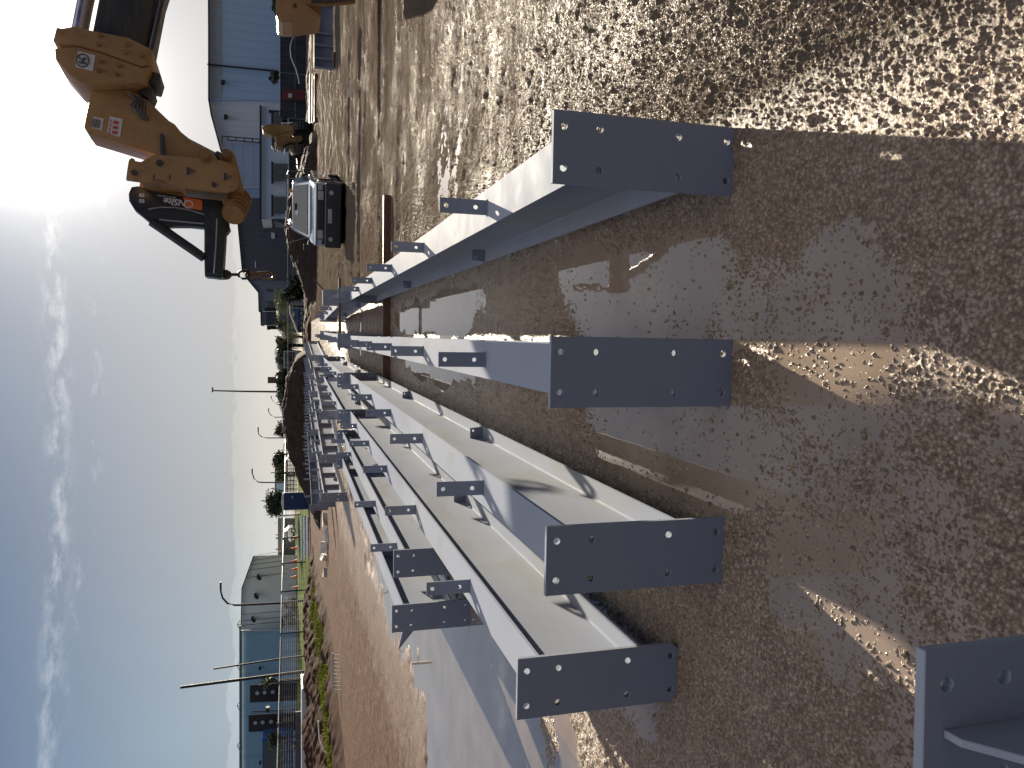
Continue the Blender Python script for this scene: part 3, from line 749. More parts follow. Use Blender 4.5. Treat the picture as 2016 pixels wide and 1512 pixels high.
b.tube([JP(cx_ - 3, cy_ + 6, .357), JP(cx_ + 1, cy_ - 1, .357), JP(cx_ + 6, cy_ - 5, .357)], .014, 5); b.tube([JP(cx_ - 7, cy_ + 3, .357), JP(cx_ + 4, cy_ + 5, .357)], .009, 5)
b.build('warning_print', M['stickerline'], s)
s = jpoly([c1_(*p) for p in ((318, 838), (384, 850), (372, 925), (304, 908))], .002, .2325, name='text_sticker', mt='sticker', parent=neck, bevel=0)
b = MB()
for k in range(5): b.tube([JP(*c1_(318 + 11 * k, 850 + 2 * k), .235), JP(*c1_(309 + 11 * k, 904 + 2 * k), .235)], .0045, 4)
b.build('sticker_print', M['stickerline'], s)
s = jpoly([c1_(*p) for p in ((424, 834), (506, 852), (490, 968), (404, 944))], .002, .2325, name='safety_sticker', mt='sticker', parent=neck, bevel=0)
for k in range(3):
    X, Y = 455 + 0 * k, 872 + 32 * k
    jpoly([c1_(X - 5 - 4 * k, Y - 10), c1_(X + 28 - 4 * k, Y - 4), c1_(X + 24 - 4 * k, Y + 16), c1_(X - 10 - 4 * k, Y + 10)], .002, .2345, name='sticker_field', mt='stickred', parent=s, bevel=0)
b = MB()
for k in range(4): b.tube([JP(*c1_(432 - 4 * k, 856 + 26 * k), .235), JP(*c1_(428 - 4 * k, 874 + 26 * k), .235)], .005, 4)
b.build('sticker_print', M['stickred'], s)
for X, Y in ((925, 1210), (1160, 1245)):   # warning triangles and captions in dark print on the carriage
    b = MB()
    b.tube([JP(*c1_(X, Y - 25), .334), JP(*c1_(X, Y + 22), .334)], .012, 4)
    t3 = [JP(*c1_(X + 25 + 27 * math.cos(a), Y + 25 * math.sin(a)), .334) for a in (0, 2 * PI / 3, 4 * PI / 3, 0)]
    b.tube(t3, .006, 4, caps=False); b.tube([JP(*c1_(X + 15, Y), .334), JP(*c1_(X + 34, Y), .334)], .006, 4)
    b.build('warning_print', M['stickerline'], cg)

# shackle, chain and hook hanging from the jib
hk = empty('crane_hook', (0, 0, 0), 0, 'brown swivel hook hanging on a black shackle from the tip of the jib', 'hook')
b = MB(); lp = [JP(456, 541, .01), JP(470, 541, .01)]
b.tube(lp, .016, 8); b.build('hanger_bolt', M['black'], hk, smooth=50)
b = MB(); b.tube([JP(x, y, .01) for x, y in ((492, 548.5), (477, 549), (470.5, 545), (470, 541), (470.5, 537), (477, 533.5), (492, 534))], .013, 8)
b.tube([JP(490, 532, .01), JP(490, 550, .01)], .016, 8); b.build('shackle', M['black'], hk, smooth=50)
b = MB(); b.tube([JP(x, y, .02) for x, y in ((484, 541), (486, 547), (492, 548), (496, 541), (492, 535), (486, 536), (484, 541))], .013, 8, caps=False)
b.tube([JP(493, 541, -.03), JP(499, 541, -.03)], .04, 10); b.build('chain_ring', M['chain'], hk, smooth=50)
b = MB(); b.tube([JP(499, 539, 0), JP(504, 540, 0)], .035, 10); b.tube([JP(x, y, 0) for x, y in ((503, 540), (509, 538), (517, 536.5), (527, 536.5), (534, 539), (539, 543), (537, 547.5), (529, 550), (518, 549.5), (511, 546), (506, 543))], .017, 8, r2=.014)
b.tube([JP(505, 542, .015), JP(514, 545, .015), JP(524, 541, .015), JP(531, 543, .015)], .010, 6); b.build('safety_hook', M['chain'], hk, smooth=50)

# yellow foot of the lifting machine at the right edge
SF = empty('machine_outrigger', (0, 0, 0), 0, 'yellow-brown outrigger box with a rounded plate and round hole cut off by the right edge', 'outrigger')
def yp(px, Y, d, holes=(), parent=None, name='wall', mt=None, bevel=0, **kw):
    b = MB(); b.prism([W(x, y, Y) for x, y in px], (0, d, 0), [[W(x, y, Y) for x, y in h] for h in holes])
    return b.build(name, mt if not isinstance(mt, str) else M[mt], parent, bevel=bevel, **kw)
yp([(544, -90), (544, 30), (547, 39), (556, 43), (575, 43.5), (600, 40), (620, 38), (629, 36), (631, 30), (630, 8), (625, -90)], 14.0, .7, name='box_section', mt='orange', parent=SF, bevel=.012)
ar = [(548, 31), (553, 23), (560, 15), (568, 8), (576, 5), (590, 4), (600, 8), (612, 15), (620, 21), (627, 28), (627, 35), (600, 38), (570, 40), (552, 38)]
yp(ar, 13.94, .05, holes=[jc(581, 11.5, 4.6)], name='pin_plate', mt='orange', parent=SF, bevel=.006)
yp([(606, -90), (608, 7), (640, 8), (700, 3), (712, -90)], 13.8, .12, name='lower_beam', mt='brown', parent=SF, bevel=.01)
yp([(614, -90), (614, 2), (690, -2), (690, -90)], 13.7, .1, name='inner_box', mt='plastic', parent=SF, bevel=.01)

# ------------------------------------------------------------------ pick-up facing the camera
def wheel(parent, x, y, r=.36, w=.22, axis_x=True):
    g = empty('wheel', (x, y, r)); g.parent = parent
    b = MB(); b.tube([(-w / 2, 0, 0), (-w / 2 + .02, 0, 0)], r * .93, 24); b.tube([(-w / 2 + .02, 0, 0), (w / 2 - .02, 0, 0)], r, 24); b.tube([(w / 2 - .02, 0, 0), (w / 2, 0, 0)], r * .93, 24)
    b.build('tyre', M['rubber'], g, smooth=40)
    b = MB(); b.tube([(-w / 2 - .006, 0, 0), (w / 2 + .006, 0, 0)], r * .6, 20); b.tube([(-w / 2 - .014, 0, 0), (w / 2 + .014, 0, 0)], r * .2, 12); b.build('rim', M['galv'], g, smooth=40)
    return g
M['silver'] = mat('silver_car_paint', (.34, .38, .43), .22, metal=.5, var=.05, coat=.8, rvar=.04)
ute = empty('pickup_truck', (3.20, 21.75, .02), R(-15), 'silver pick-up facing the camera with black bumper and a tubular roof frame', 'pickup truck')
b = MB()
prof = [(.00, .56), (.0, .86), (.06, .95), (.55, 1.02), (1.05, 1.04), (1.12, 1.04), (4.9, 1.0), (4.95, .55), (4.3, .42), (.3, .42)]
b.prism([(-.84, y, z) for y, z in prof], (1.68, 0, 0)); body = b.build('body', M['silver'], ute, bevel=.045, seg=3, smooth=40)
b = MB()      # cab with sloping screen
cab = [(-.80, 1.0, 1.03), (.80, 1.0, 1.03), (.66, 1.62, 1.50), (-.66, 1.62, 1.50)]
v = [b.bm.verts.new(p) for p in cab + [(-.80, 2.9, 1.03), (.80, 2.9, 1.03), (.66, 2.75, 1.50), (-.66, 2.75, 1.50)]]
for f in ((0, 1, 2, 3), (3, 2, 6, 7), (4, 7, 6, 5), (0, 3, 7, 4), (1, 5, 6, 2), (0, 4, 5, 1)): b.bm.faces.new([v[i] for i in f])
b.build('cab', M['silver'], ute, bevel=.03, seg=2, smooth=40)
def onscreen(x, t, off=.012):   # point on the windscreen plane
    return Vector((x, 1.0 + .62 * t - off * .6, 1.03 + .47 * t + off))
b = MB(); b.prism([onscreen(-.71, .10), onscreen(.71, .10), onscreen(.59, .92), onscreen(-.59, .92)], Vector((0, -.6, .8)).normalized() * .004); ws = b.build('windscreen', M['glass'], ute)
b = MB(); b.box(-.10, .10, 0, .02, 0, .05); o = b.build('interior_mirror', M['plastic'], ws); o.location = onscreen(.02, .72, .02)
b = MB(); b.prism([onscreen(-.2, .62, .019), onscreen(-.05, .62, .019), onscreen(-.05, .80, .019), onscreen(-.2, .80, .019)], (0, -.002, .002)); b.build('windscreen_sticker', M['lens'], ws)
for s in (-1, 1):
    b = MB(); b.prism([(s * .812, 1.15, 1.07), (s * .812, 2.8, 1.07), (s * .69, 2.68, 1.44), (s * .69, 1.68, 1.44)], (s * .012, 0, 0)); b.build('side_window', M['glass'], ute)
    b = MB(); b.box(s * .52 - .12, s * .52 + .12, -.03, .03, .69, .84); b.build('headlight', M['lens'], ute, bevel=.015)
    b = MB(); b.box(s * .73 - .07, s * .73 + .07, -.015, .05, .72, .84); b.build('indicator_lamp', M['stickred'] if 0 else M['lens'], ute, bevel=.01)
    b = MB(); b.tube([(s * .84, 1.05, 1.05), (s * .98, 1.0, 1.08)], .015, 6); b.box(s * 1.05 - .08, s * 1.05 + .08, .97, 1.03, 1.02, 1.20); b.build('door_mirror', M['plastic'], ute, bevel=.01)
    wheel(ute, s * .72, .80); wheel(ute, s * .72, 3.75)
    b = MB()  # wheel arch lips
    b.tube([(s * .845, .80 + .43 * math.cos(a), .38 + .43 * math.sin(a)) for a in np.linspace(0, PI, 13)], .03, 6); b.build('wheel_arch', M['plastic'], ute)
b = MB(); b.box(-.80, .80, -.008, .03, .655, .875); b.build('front_panel', M['plastic'], ute, bevel=.01)
b = MB(); b.box(-.38, .38, -.014, .03, .69, .86); gr = b.build('grille', M['plastic'], ute, bevel=.01)
b = MB()
for k in range(4): b.box(-.36, .36, -.022, -.012, .705 + .04 * k, .718 + .04 * k)
b.build('grille_bars', M['darksteel'], gr)
b = MB(); b.box(-.78, .78, .10, 4.6, .20, .46); b.build('underbody', M['rubber'], ute)
b = MB(); b.box(-.86, .86, -.16, .06, .22, .66); bp = b.build('bumper', M['plastic'], ute, bevel=.04, seg=3)
b = MB(); b.box(-.19, .19, -.175, -.162, .47, .58); b.build('number_plate', M['lens'], bp, bevel=.003)
b = MB(); b.box(-.55, .55, -.168, -.15, .38, .43); b.build('lower_grille', M['darksteel'], bp)
for s in (-1, 1):
    b = MB(); b.tube([(s * .62, -.175, .50), (s * .62, -.15, .50)], .06, 14); b.build('fog_lamp', M['lens'], bp)
b = MB()
for x in (-.70, .70): b.tube([(x, 2.95, 1.0), (x, 2.95, 1.66)], .02, 8)
b.tube([(-.80, 2.95, 1.66), (.80, 2.95, 1.66)], .022, 8); b.tube([(-.70, 2.95, 1.4), (.70, 2.95, 1.4)], .018, 8)
b.tube([(-.70, 2.95, 1.66), (-.78, 4.85, 1.62)], .02, 8); b.tube([(.70, 2.95, 1.66), (.78, 4.85, 1.62)], .02, 8); b.tube([(.78, 4.85, 1.62), (.78, 4.85, 1.0)], .02, 8); b.tube([(-.78, 4.85, 1.62), (-.78, 4.85, 1.0)], .02, 8)
b.build('ladder_frame', M['darksteel'], ute, smooth=40)
b = MB(); b.tube([(.42, 1.9, 1.50), (.42, 1.9, 1.60)], .05, 12); b.build('roof_beacon', mat('amber_lens', (.5, .3, .08), .2), ute, smooth=40)
b = MB(); b.tube([(-.75, 1.05, 1.04), (-.98, 1.1, 1.66)], .006, 5); b.build('aerial', M['galv'], ute)
b = MB(); b.prism([(-.98, 3.1, 1.30), (-.72, 3.1, 1.62), (-.60, 3.1, 1.58), (-.86, 3.1, 1.26)], (0, .6, 0)); b.build('load_board', M['white'], ute)

# ------------------------------------------------------------------ yellow loader seen from behind
ld = empty('wheel_loader', (0, 0, 0), 0, 'dark yellow wheel loader seen from behind with two small red tail lamps and raised arm', 'loader')
M['loader'] = mat('dull_machine_yellow', (.20, .125, .035), .5, var=.2, dirt=(.05, .04, .03), dirt_amt=.6)
def lp(X, Y): return (500 + X / 14.4, 230 + Y / 14.4)
YL = 56
yp([lp(*p) for p in ((225, 260), (260, 245), (420, 200), (1000, 235), (1100, 240), (1180, 300), (1180, 420), (900, 440), (640, 520), (500, 540), (420, 480), (330, 455), (250, 400))], YL, 1.2, name='engine_cover', mt=M['loader'], parent=ld, bevel=.06)
yp([lp(*p) for p in ((600, 540), (900, 520), (1110, 560), (1330, 520), (1400, 640), (1330, 720), (1200, 720), (1050, 710), (900, 760), (800, 860), (650, 860), (620, 700))], YL - .3, 1.4, name='loader_arm', mt=M['loader'], parent=ld, bevel=.05)
yp([lp(*p) for p in ((1000, 860), (1150, 820), (1400, 850), (1450, 1000), (1150, 1040), (1080, 1000))], YL - .2, 1.2, name='rear_fender', mt=M['loader'], parent=ld, bevel=.05)
yp([lp(*p) for p in ((820, 850), (980, 730), (1160, 715), (1160, 840), (1020, 900), (880, 900))], YL + .1, 1.0, name='cab_glass', mt='glass', parent=ld)
yp([lp(*p) for p in ((1110, 250), (1560, 260), (1580, 1050), (1300, 1060), (1200, 560), (1110, 560))], YL + .3, 1.6, name='chassis', mt='plastic', parent=ld, bevel=.05)
yp([lp(*p) for p in ((500, 590), (600, 640), (650, 760), (640, 930), (560, 900), (495, 820))], YL + .2, .8, name='cab_roof', mt='plastic', parent=ld, bevel=.03)
for (X, Y) in ((1290, 238), (1300, 950)):
    c = W(*lp(X, Y), YL - .35); b = MB(); b.ball(c, .055, 2); b.build('tail_lamp', emis('red_tail_lamp', (1.0, .10, .04), 9), ld)
for s_ in (300, 950):
    c = W(*lp(1400, s_), YL); b = MB(); b.tube([c + Vector((-.25, 0, 0)), c + Vector((.25, 0, 0))], .62, 24)
    for k in range(20):
        a = 2 * PI * k / 20; q = c + Vector((0, .62 * math.cos(a), .62 * math.sin(a))); b.tube([q + Vector((-.26, 0, 0)), q + Vector((.26, 0, 0))], .05, 5)
    b.build('tyre', M['rubber'], ld)
for P_ in (((225, 350), (270, 245)), ((600, 720), (620, 940)), ((670, 1000), (760, 960)), ((860, 1000), (880, 1080)), ((1000, 960), (1050, 1040)), ((1190, 1400), (1230, 1330))):
    MB().tube([W(*lp(*P_[0]), YL - .4), W(*lp(*P_[1]), YL - .4)], .045, 6).build('bright_trim', M['white'], ld)
b = MB(); b.tube([W(*lp(800, 188), YL - .6), W(*lp(1095, 165), YL - .6)], .04, 6); b.build('aerial_pole', M['white'], ld)
yp([lp(*p) for p in ((1150, 1090), (1200, 1080), (1230, 1380), (1480, 1390), (1480, 1060))], YL + .5, 1.4, name='bucket', mt='plastic', parent=ld, bevel=.04)

# ------------------------------------------------------------------ buildings
def yp(px, Y, d, holes=(), parent=None, name='wall', mt=None, bevel=0, **kw):
    # walls run back squarely from the face that looks at the yard
    yi = min((p[1] for p in px), key=lambda v: abs(v - 700)); q = W(600, yi, Y)
    sk = q.x / q.y if d > 3 else 0
    b = MB(); b.prism([W(x, y, Y) for x, y in px], (sk * d, d, 0))
    return b.build(name, mt if not isinstance(mt, str) else M[mt], parent, bevel=bevel, **kw)
def bmat(name, base, rough=.6, seam=0, axis='x', **kw):
    m = mat(name, base, rough, **kw)
    if seam:
        t = m.node_tree; b = t.nodes['Principled BSDF']
        co = t.nodes.new('ShaderNodeTexCoord').outputs['Object']; s = t.nodes.new('ShaderNodeSeparateXYZ'); t.links.new(co, s.inputs[0])
        v = math_node(t, 'FRACT', math_node(t, 'DIVIDE', s.outputs['XYZ'.index(axis.upper())], seam))
        d = math_node(t, 'GREATER_THAN', v, .9)
        bp = t.nodes.new('ShaderNodeBump'); bp.inputs['Strength'].default_value = .8; bp.inputs['Distance'].default_value = .03
        t.links.new(d, bp.inputs['Height']); t.links.new(bp.outputs[0], b.inputs['Normal'])
        lk = b.inputs['Base Color'].links[0].from_socket
        t.links.new(mixc(t, math_node(t, 'MULTIPLY', d, .25), lk, tuple(c * .5 for c in base)), b.inputs['Base Color'])
    return m
M['bl_blue'] = bmat('blue_grey_cladding', (.42, .60, .82), .55, seam=1.0, var=.05)
M['bl_pale'] = bmat('pale_grey_cladding', (.74, .80, .86), .55, seam=.8, var=.05)
M['bl_white'] = bmat('painted_panel', (.68, .78, .90), .6, var=.05)
M['bl_dark'] = bmat('dark_cladding', (.095, .10, .125), .6, seam=.6, var=.1)
M['bl_navy'] = bmat('slate_blue_render', (.26, .30, .40), .65, var=.08)
M['bl_grey'] = bmat('warm_grey_cladding', (.88, .91, .87), .6, var=.04)
M['bl_teal'] = bmat('left_blue_cladding', (.30, .50, .70), .55, seam=4.5, var=.05)
M['trim'] = mat('dark_trim', (.02, .022, .03), .6)
M['porthole'] = mat('frosted_porthole', (.5, .52, .56), .4)
M['lt'] = mat('translucent_panel', (.38, .40, .42), .4, var=.05)
GB = 612
wh = empty('warehouse', (0, 0, 0), 0, 'large blue-grey warehouse with pale gable end and roller door behind the small office', 'warehouse')
b = MB(); pw = [W(408, -150, 100), W(410.5, 197, 100), W(GB, 197, 100), W(GB, -150, 100)]; b.prism(pw, (45 * .21, 45, 0)); b.build('side_wall', M['bl_blue'], wh)
b = MB(); b.prism([W(x, y, 100.3) for x, y in ((411, 197.3), (415, 226), (436, 303), (462, 385), (487, 470), (GB, 470), (GB, 197.3))], (44 * .12, 44, 0)); b.build('gable_wall', M['bl_pale'], wh)
for k in range(8):
    y0 = 195 - 44.6 * k; b = MB(); b.prism([W(414, y0 - 1, 99.95), W(436, y0 - 1, 99.95), W(436, y0 - 43.4, 99.95), W(414, y0 - 43.4, 99.95)], (0, .1, 0))
    b.build('translucent_panel', M['lt'], wh)
b = MB(); b.prism([W(409.5, -150, 99.6), W(409.5, 198, 99.6), W(411.8, 198, 99.6), W(411.8, -150, 99.6)], (0, .7, 0))
for (a, c) in (((410, 198), (414.5, 226)), ((414.5, 226), (435.5, 303)), ((435.5, 303), (487, 471))):
    b.prism([W(*a, 99.7), W(*c, 99.7), W(c[0] + 2.2, c[1], 99.7), W(a[0] + 2.2, a[1], 99.7)], (0, .7, 0))
b.build('roof_edge', M['trim'], wh)
b = MB(); b.tube([W(412, 127, 99.7), W(545, 140, 99.7)], .11, 8); b.tube([W(410, 125, 99.7), W(413, 128, 99.7)], .2, 8); b.build('downpipe', M['trim'], wh)
for (x, y) in ((438.5, 163), (444, 231)):
    b = MB(); b.box(-.25, .25, -.35, 0, -.15, .15); b.box(-.15, .15, -.7, -.3, -.3, -.05); o = b.build('wall_lamp', M['trim'], wh); o.location = W(x, y, 99.98 if y < 197 else 100.28)
yp([(453, 282), (453, 366), (511, 366), (511, 280)], 100.15, .2, name='roller_door', mt=bmat('roller_door', (.46, .58, .74), .5, seam=1.2, axis='z'), parent=wh)
yp([(478, 366.5), (478, 369.5), (512, 369.5), (512, 366.5)], 99.9, .3, name='door_jamb', mt='white', parent=wh)
yp([(480, 370), (480, 392), (512, 392), (512, 370)], 100.1, .2, name='side_panel', mt='bl_blue', parent=wh)
yp([(487, 393), (487, 398), (513, 398), (513, 393)], 99.8, .4, name='corner_trim', mt='white', parent=wh)
b = MB()
for x in (437, 449, 465, 481, 497, 511): b.tube([W(x, 268 + (x - 437) * .08, 99.5), W(x, 275 + (x - 437) * .08, 99.5)], .06, 4)
b.tube([W(437, 268, 99.5), W(512, 274, 99.5)], .06, 4); b.tube([W(449, 276, 99.5), W(512, 281, 99.5)], .06, 4); b.tube([W(437, 268, 99.5), W(437, 281, 99.5)], .06, 4); b.build('ladder_cage', M['trim'], wh)
of = empty('office_block', (0, 0, 0), 0, 'low pale blue office with three awninged windows in front of the warehouse', 'office building')
yp([(514.5, 208), (514.5, 431), (GB, 431), (GB, 208)], 92, 7, name='wall', mt='bl_white', parent=of)
yp([(511, 207), (511, 433), (514.4, 433), (514.4, 207)], 91.7, 7.4, name='fascia', mt='trim', parent=of)
for (y0, y1) in ((223, 246), (322, 356), (387, 421)):
    wn = yp([(540, y0), (540, y1), (566, y1), (566, y0)], 91.9, .06, name='window', mt='galv', parent=of)
    ym = (y0 + y1) / 2
    for (a, c) in ((y0 + 1, ym - .8), (ym + .8, y1 - 1)):
        b = MB(); b.prism([W(541.2, a, 91.86), W(541.2, c, 91.86), W(565, c, 91.86), W(565, a, 91.86)], (0, .03, 0))
        b.build('pane', M['glass'], wn)
    yp([(534, y0 - 5), (534, y1 + 5), (538.5, y1 + 3), (538.5, y0 - 3)], 91.3, .6, name='awning', mt='trim', parent=of)
yp([(529, 216), (529, 222), (536, 221), (560, 220), (560, 218), (536, 217)], 91.85, .1, name='wall_light_bracket', mt='trim', parent=of)
yp([(515, 431.5), (518, 446), (535, 446), (535, 431.5)], 91.5, 1.2, name='end_canopy', mt='white', parent=of)
yp([(540, 436), (540, 440), (542, 447), (565, 447), (565, 445), (545, 436)], 91.8, .2, name='downpipe', mt='galv', parent=of)
ds = empty('dark_shed', (0, 0, 0), 0, 'tall dark slate shed with gently sloping roof behind the hanging hook', 'shed')
yp([(455, 390), (469, 442), (477.5, 533), (492, 552.5), (GB, 552.5), (GB, 390)], 97, 30, name='wall', mt='bl_dark', parent=ds)
b = MB()
for (a, c) in (((455, 390), (469, 442)), ((469, 442), (477.5, 533)), ((477.5, 533), (492, 552.5))):
    b.prism([W(*a, 96.8), W(*c, 96.8), W(c[0] - 1.5, c[1] + .2, 96.8), W(a[0] - 1.5, a[1] + .2, 96.8)], (30 * .07, 30, 0))
b.build('roof_edge', M['trim'], ds)
yp([(534, 457), (534, 469), (541, 470), (541, 459)], 96.9, .1, name='wall_sign', mt='white', parent=ds)
yp([(502, 515), (502, 527), (504, 527), (504, 515)], 96.9, .1, name='wall_light', mt='bl_pale', parent=ds)
bh = empty('stepped_building', (0, 0, 0), 0, 'slate-blue gabled building with grid windows stepping down to a lower brown wing', 'building')
yp([(486, 548), (509.5, 576), (510.5, 613), (GB, 613), (GB, 548)], 108, 12, name='wall', mt='bl_navy', parent=bh)
yp([(514, 613.2), (514.6, 640.5), (GB, 640.5), (GB, 613.2)], 108.4, 10, name='wing_wall', mt='bl_navy', parent=bh)
yp([(527, 640.7), (527, 648.5), (GB, 648.5), (GB, 640.7)], 108.6, 9, name='brick_wing', mt=bmat('dark_brick', (.07, .05, .055), .8, var=.2), parent=bh)
yp([(526.5, 615), (526.5, 640.5), (545, 640.5), (545, 615)], 108.2, .15, name='brick_panel', mt='bl_dark', parent=bh)
b = MB()
for (a, c) in (((486, 548), (509.5, 576)), ((509.5, 576), (510.5, 613)), ((514, 613), (514.6, 640.5)), ((527, 640.5), (527, 648.7))):
    b.prism([W(*a, 107.7), W(*c, 107.7), W(c[0] - 1.6, c[1] + .3, 107.7), W(a[0] - 1.6, a[1], 107.7)], (0, 12, 0))
b.build('roof_edge', M['trim'], bh)
for (x0, x1, y0, y1) in ((524, 527.5, 569, 575), (528.5, 537, 569, 575), (524, 527.5, 592.5, 597.5), (524, 527.5, 600, 604.5), (528.5, 538, 593, 604.5)):
    wn = yp([(x0, y0), (x0, y1), (x1, y1), (x1, y0)], 107.9, .08, name='window', mt='galv', parent=bh)
    yp([(x0 + .5, y0 + .5), (x0 + .5, y1 - .5), (x1 - .5, y1 - .5), (x1 - .5, y0 + .5)], 107.85, .04, name='pane', mt='glass', parent=wn)
yp([(521, 606), (521, 613), (545, 613), (545, 606)], 107.9, .08, name='door', mt='trim', parent=bh)
# left side
gg = empty('gable_warehouse', (0, 0, 0), 0, 'pale warm grey warehouse with a gable end and three small wall lamps', 'warehouse')
yp([(546, 1092.5), (500, 1095), (477, 1158), (475, 1240.6), (GB, 1240.6), (GB, 1092.5)], 88, 40, name='wall', mt='bl_grey', parent=gg)
for i, (a, c) in enumerate(((1093, 500), (1103, 496), (1112, 492), (1122, 489), (1137, 484), (1210, 476), (1222, 475.5), (1231, 475.4))):
    b = MB(); b.prism([W(c + 1, a, 87.97), W(c + 1, a + .7, 87.97), W(560, a + .9 - 9, 87.97) if a < 1150 else W(560, a + .9 - 8, 87.97), W(560, a - 9, 87.97) if a < 1150 else W(560, a - 8, 87.97)], (0, .04, 0))
    b.build('panel_joint', M['bl_dark'], gg)
b = MB()
for (a, c) in (((499.6, 1094.5), (476.6, 1158)), ((476.6, 1158), (474.6, 1240.6))):
    b.prism([W(*a, 87.8), W(*c, 87.8), W(c[0] - 1.2, c[1], 87.8), W(a[0] - 1.2, a[1], 87.8)], (-40 * .28, 40, 0))
b.build('roof_edge', M['trim'], gg)
for (x, y) in ((508, 1134), (503, 1171), (497, 1217)):
    b = MB(); b.box(-.2, .2, -.4, 0, -.12, .12); b.box(-.3, .0, -.6, -.3, -.35, -.05); o = b.build('wall_lamp', M['trim'], gg); o.location = W(x, y, 87.96)
bw = empty('blue_warehouse', (0, 0, 0), 0, 'long steel-blue warehouse at the far left with two black doors and a roof pipe truss', 'warehouse')
yp([(476, 1241), (476, 1700), (GB, 1700), (GB, 1241)], 84, 40, name='wall', mt='bl_teal', parent=bw)
yp([(476, 1240.7), (GB, 1240.7), (GB, 1242), (477, 1242)], 83.9, .1, name='corner_trim', mt='white', parent=bw)
for (y0, y1, x0, cx_) in ((1348, 1383, 492, (506.5, 521, 537)), (1407, 1441, 489.5, (502.7, 517, 533.5))):
    dr = yp([(x0, y0), (x0, y1), (GB, y1 - 5), (GB, y0 - 5)], 83.9, .12, name='door', mt='plastic', parent=bw)
    for k, x in enumerate(cx_):
        c = W(x, (y0 + y1) / 2 - 1.0 - k * 1.2, 83.88); MB().tube([c, c + Vector((0, -.05, 0))], .2, 20).build('round_window', M['porthole'], dr, smooth=40)
    b = MB(); b.prism([W(x0, y0 - .2, 83.85), W(x0, y0 + .8, 83.85), W(545, y0 - 2.2, 83.85), W(545, y0 - 3.2, 83.85)], (0, .1, 0)); b.build('door_edge', M['white'], dr)
b = MB(); b.tube([W(472.5, 1232, 83.7), W(472.5, 1700, 83.7)], .09, 8)
b.tube([W(475.3, 1241, 83.7), W(475.3, 1700, 83.7)], .06, 8)
for y in (1229, 1310, 1389, 1467, 1545, 1623):
    b.tube([W(472.5, y - 8, 83.7), W(467, y, 83.7), W(472.5, y + 12, 83.7)], .045, 6); b.tube([W(467, y, 83.7), W(475, y, 84.4)], .05, 6)
b.build('roof_pipe_truss', M['galv'], bw)
for (x, y) in ((511.5, 1315), (512, 1501)):
    b = MB(); b.box(-.15, .15, -.3, 0, -.1, .1); o = b.build('wall_lamp', M['trim'], bw); o.location = W(x, y, 83.98)
lb = empty('brown_low_building', (0, 0, 0), 0, 'long low dark building with brown fascia right of the grey gable warehouse', 'building')
yp([(547, 1007), (547, 1020), (556, 1020), (556, 1007)], 118, 8, name='end_panel', mt='bl_grey', parent=lb)
yp([(547, 1020.2), (547, 1122), (GB - 20, 1122), (GB - 20, 1020.2)], 118.2, 8, name='wall', mt='bl_dark', parent=lb)
b = MB(); b.prism([W(554.5, 1000, 117.4), W(554.5, 1122, 117.4), W(556.5, 1122, 117.4), W(556.5, 1000, 117.4)], (0, .5, 0)); b.build('verandah_edge', M['galv'], lb)
for (y, w_) in ((1011, 3), (1052, 2), (1058, 3), (1080, 2.5)):
    yp([(543, y), (543, y + w_), (547, y + w_), (547, y)], 119, 1, name='roof_vent', mt='trim', parent=lb)
fb = empty('flat_roofed_depot', (0, 0, 0), 0, 'distant flat-roofed olive and blue depot partly hidden by round trees', 'building')
yp([(541, 922), (541, 975), (600, 975), (600, 922)], 122, 8, name='wall', mt=bmat('olive_wall', (.09, .10, .075), .7), parent=fb)
yp([(544.5, 890), (544.5, 921.8), (600, 921.8), (600, 890)], 122.2, 8, name='pale_wing', mt='bl_grey', parent=fb)
yp([(544, 950), (544, 972), (563, 972), (563, 950)], 121.8, .1, name='blue_panel', mt='bl_blue', parent=fb)
for (y) in (930.5, 961):
    b = MB(); b.tube([W(546, y, 120), W(534.5, y, 120)], .07, 6); b.tube([W(535, y - 1, 120), W(535, y + 1, 120)], .16, 6); o = b.build('depot_light_pole', M['trim'], None)
    tag(o, 'short light pole above the flat-roofed depot, ' + ('nearer the round grey tree' if y < 940 else 'nearer the brown conical tree'), 'light pole', 'short poles over the depot')
bb = empty('brown_tower_box', (0, 0, 0), 0, 'square dark brown block rising behind the palms', 'building')
yp([(527, 742), (527, 754.5), (GB - 20, 754.5), (GB - 20, 742)], 130, 6, name='wall', mt=bmat('brown_wall', (.10, .06, .055), .8), parent=bb)
fh = empty('small_far_house', (0, 0, 0), 0, 'small far pale-roofed house just left of the dark spoil heap top', 'building')
yp([(559, 872), (559, 888), (575, 888), (575, 872)], 125, 6, name='wall', mt='bl_dark', parent=fh)
yp([(558, 874), (558, 889), (560.5, 889), (560.5, 874)], 124.5, 7, name='roof', mt='lt', parent=fh)

# ------------------------------------------------------------------ street lamps, masts
def lamp(name, pts, head, Y, r, label, cat='street lamp', group='curved street lamps along the far road'):
    e = empty(name, (0, 0, 0), 0, label, cat, group)
    b = MB(); b.tube([W(x, y, Y) for x, y in pts], r, 8, r2=r * .55); b.build('lamp_pole', M['darksteel'], e, smooth=50)
    b = MB(); hx, hy, hw = head; b.box(-hw, hw, -.12, .12, -.07, .07); o = b.build('lamp_head', M['trim'], e, bevel=.02); o.location = W(hx, hy, Y)
    return e
lamp('street_lamp', [(600, 1182), (557, 1187), (500, 1190), (462, 1191.5), (448, 1188), (438, 1177), (434.5, 1163), (434, 1155)], (434.5, 1154, .35), 66, .11, 'nearest curved street lamp in front of the grey gable warehouse')
lamp('street_lamp', [(600, 949), (565, 949.5), (520, 950), (508, 949), (500, 942), (497, 932), (496.5, 928)], (496.5, 927, .3), 92, .09, 'curved street lamp beside the flat-roofed depot')
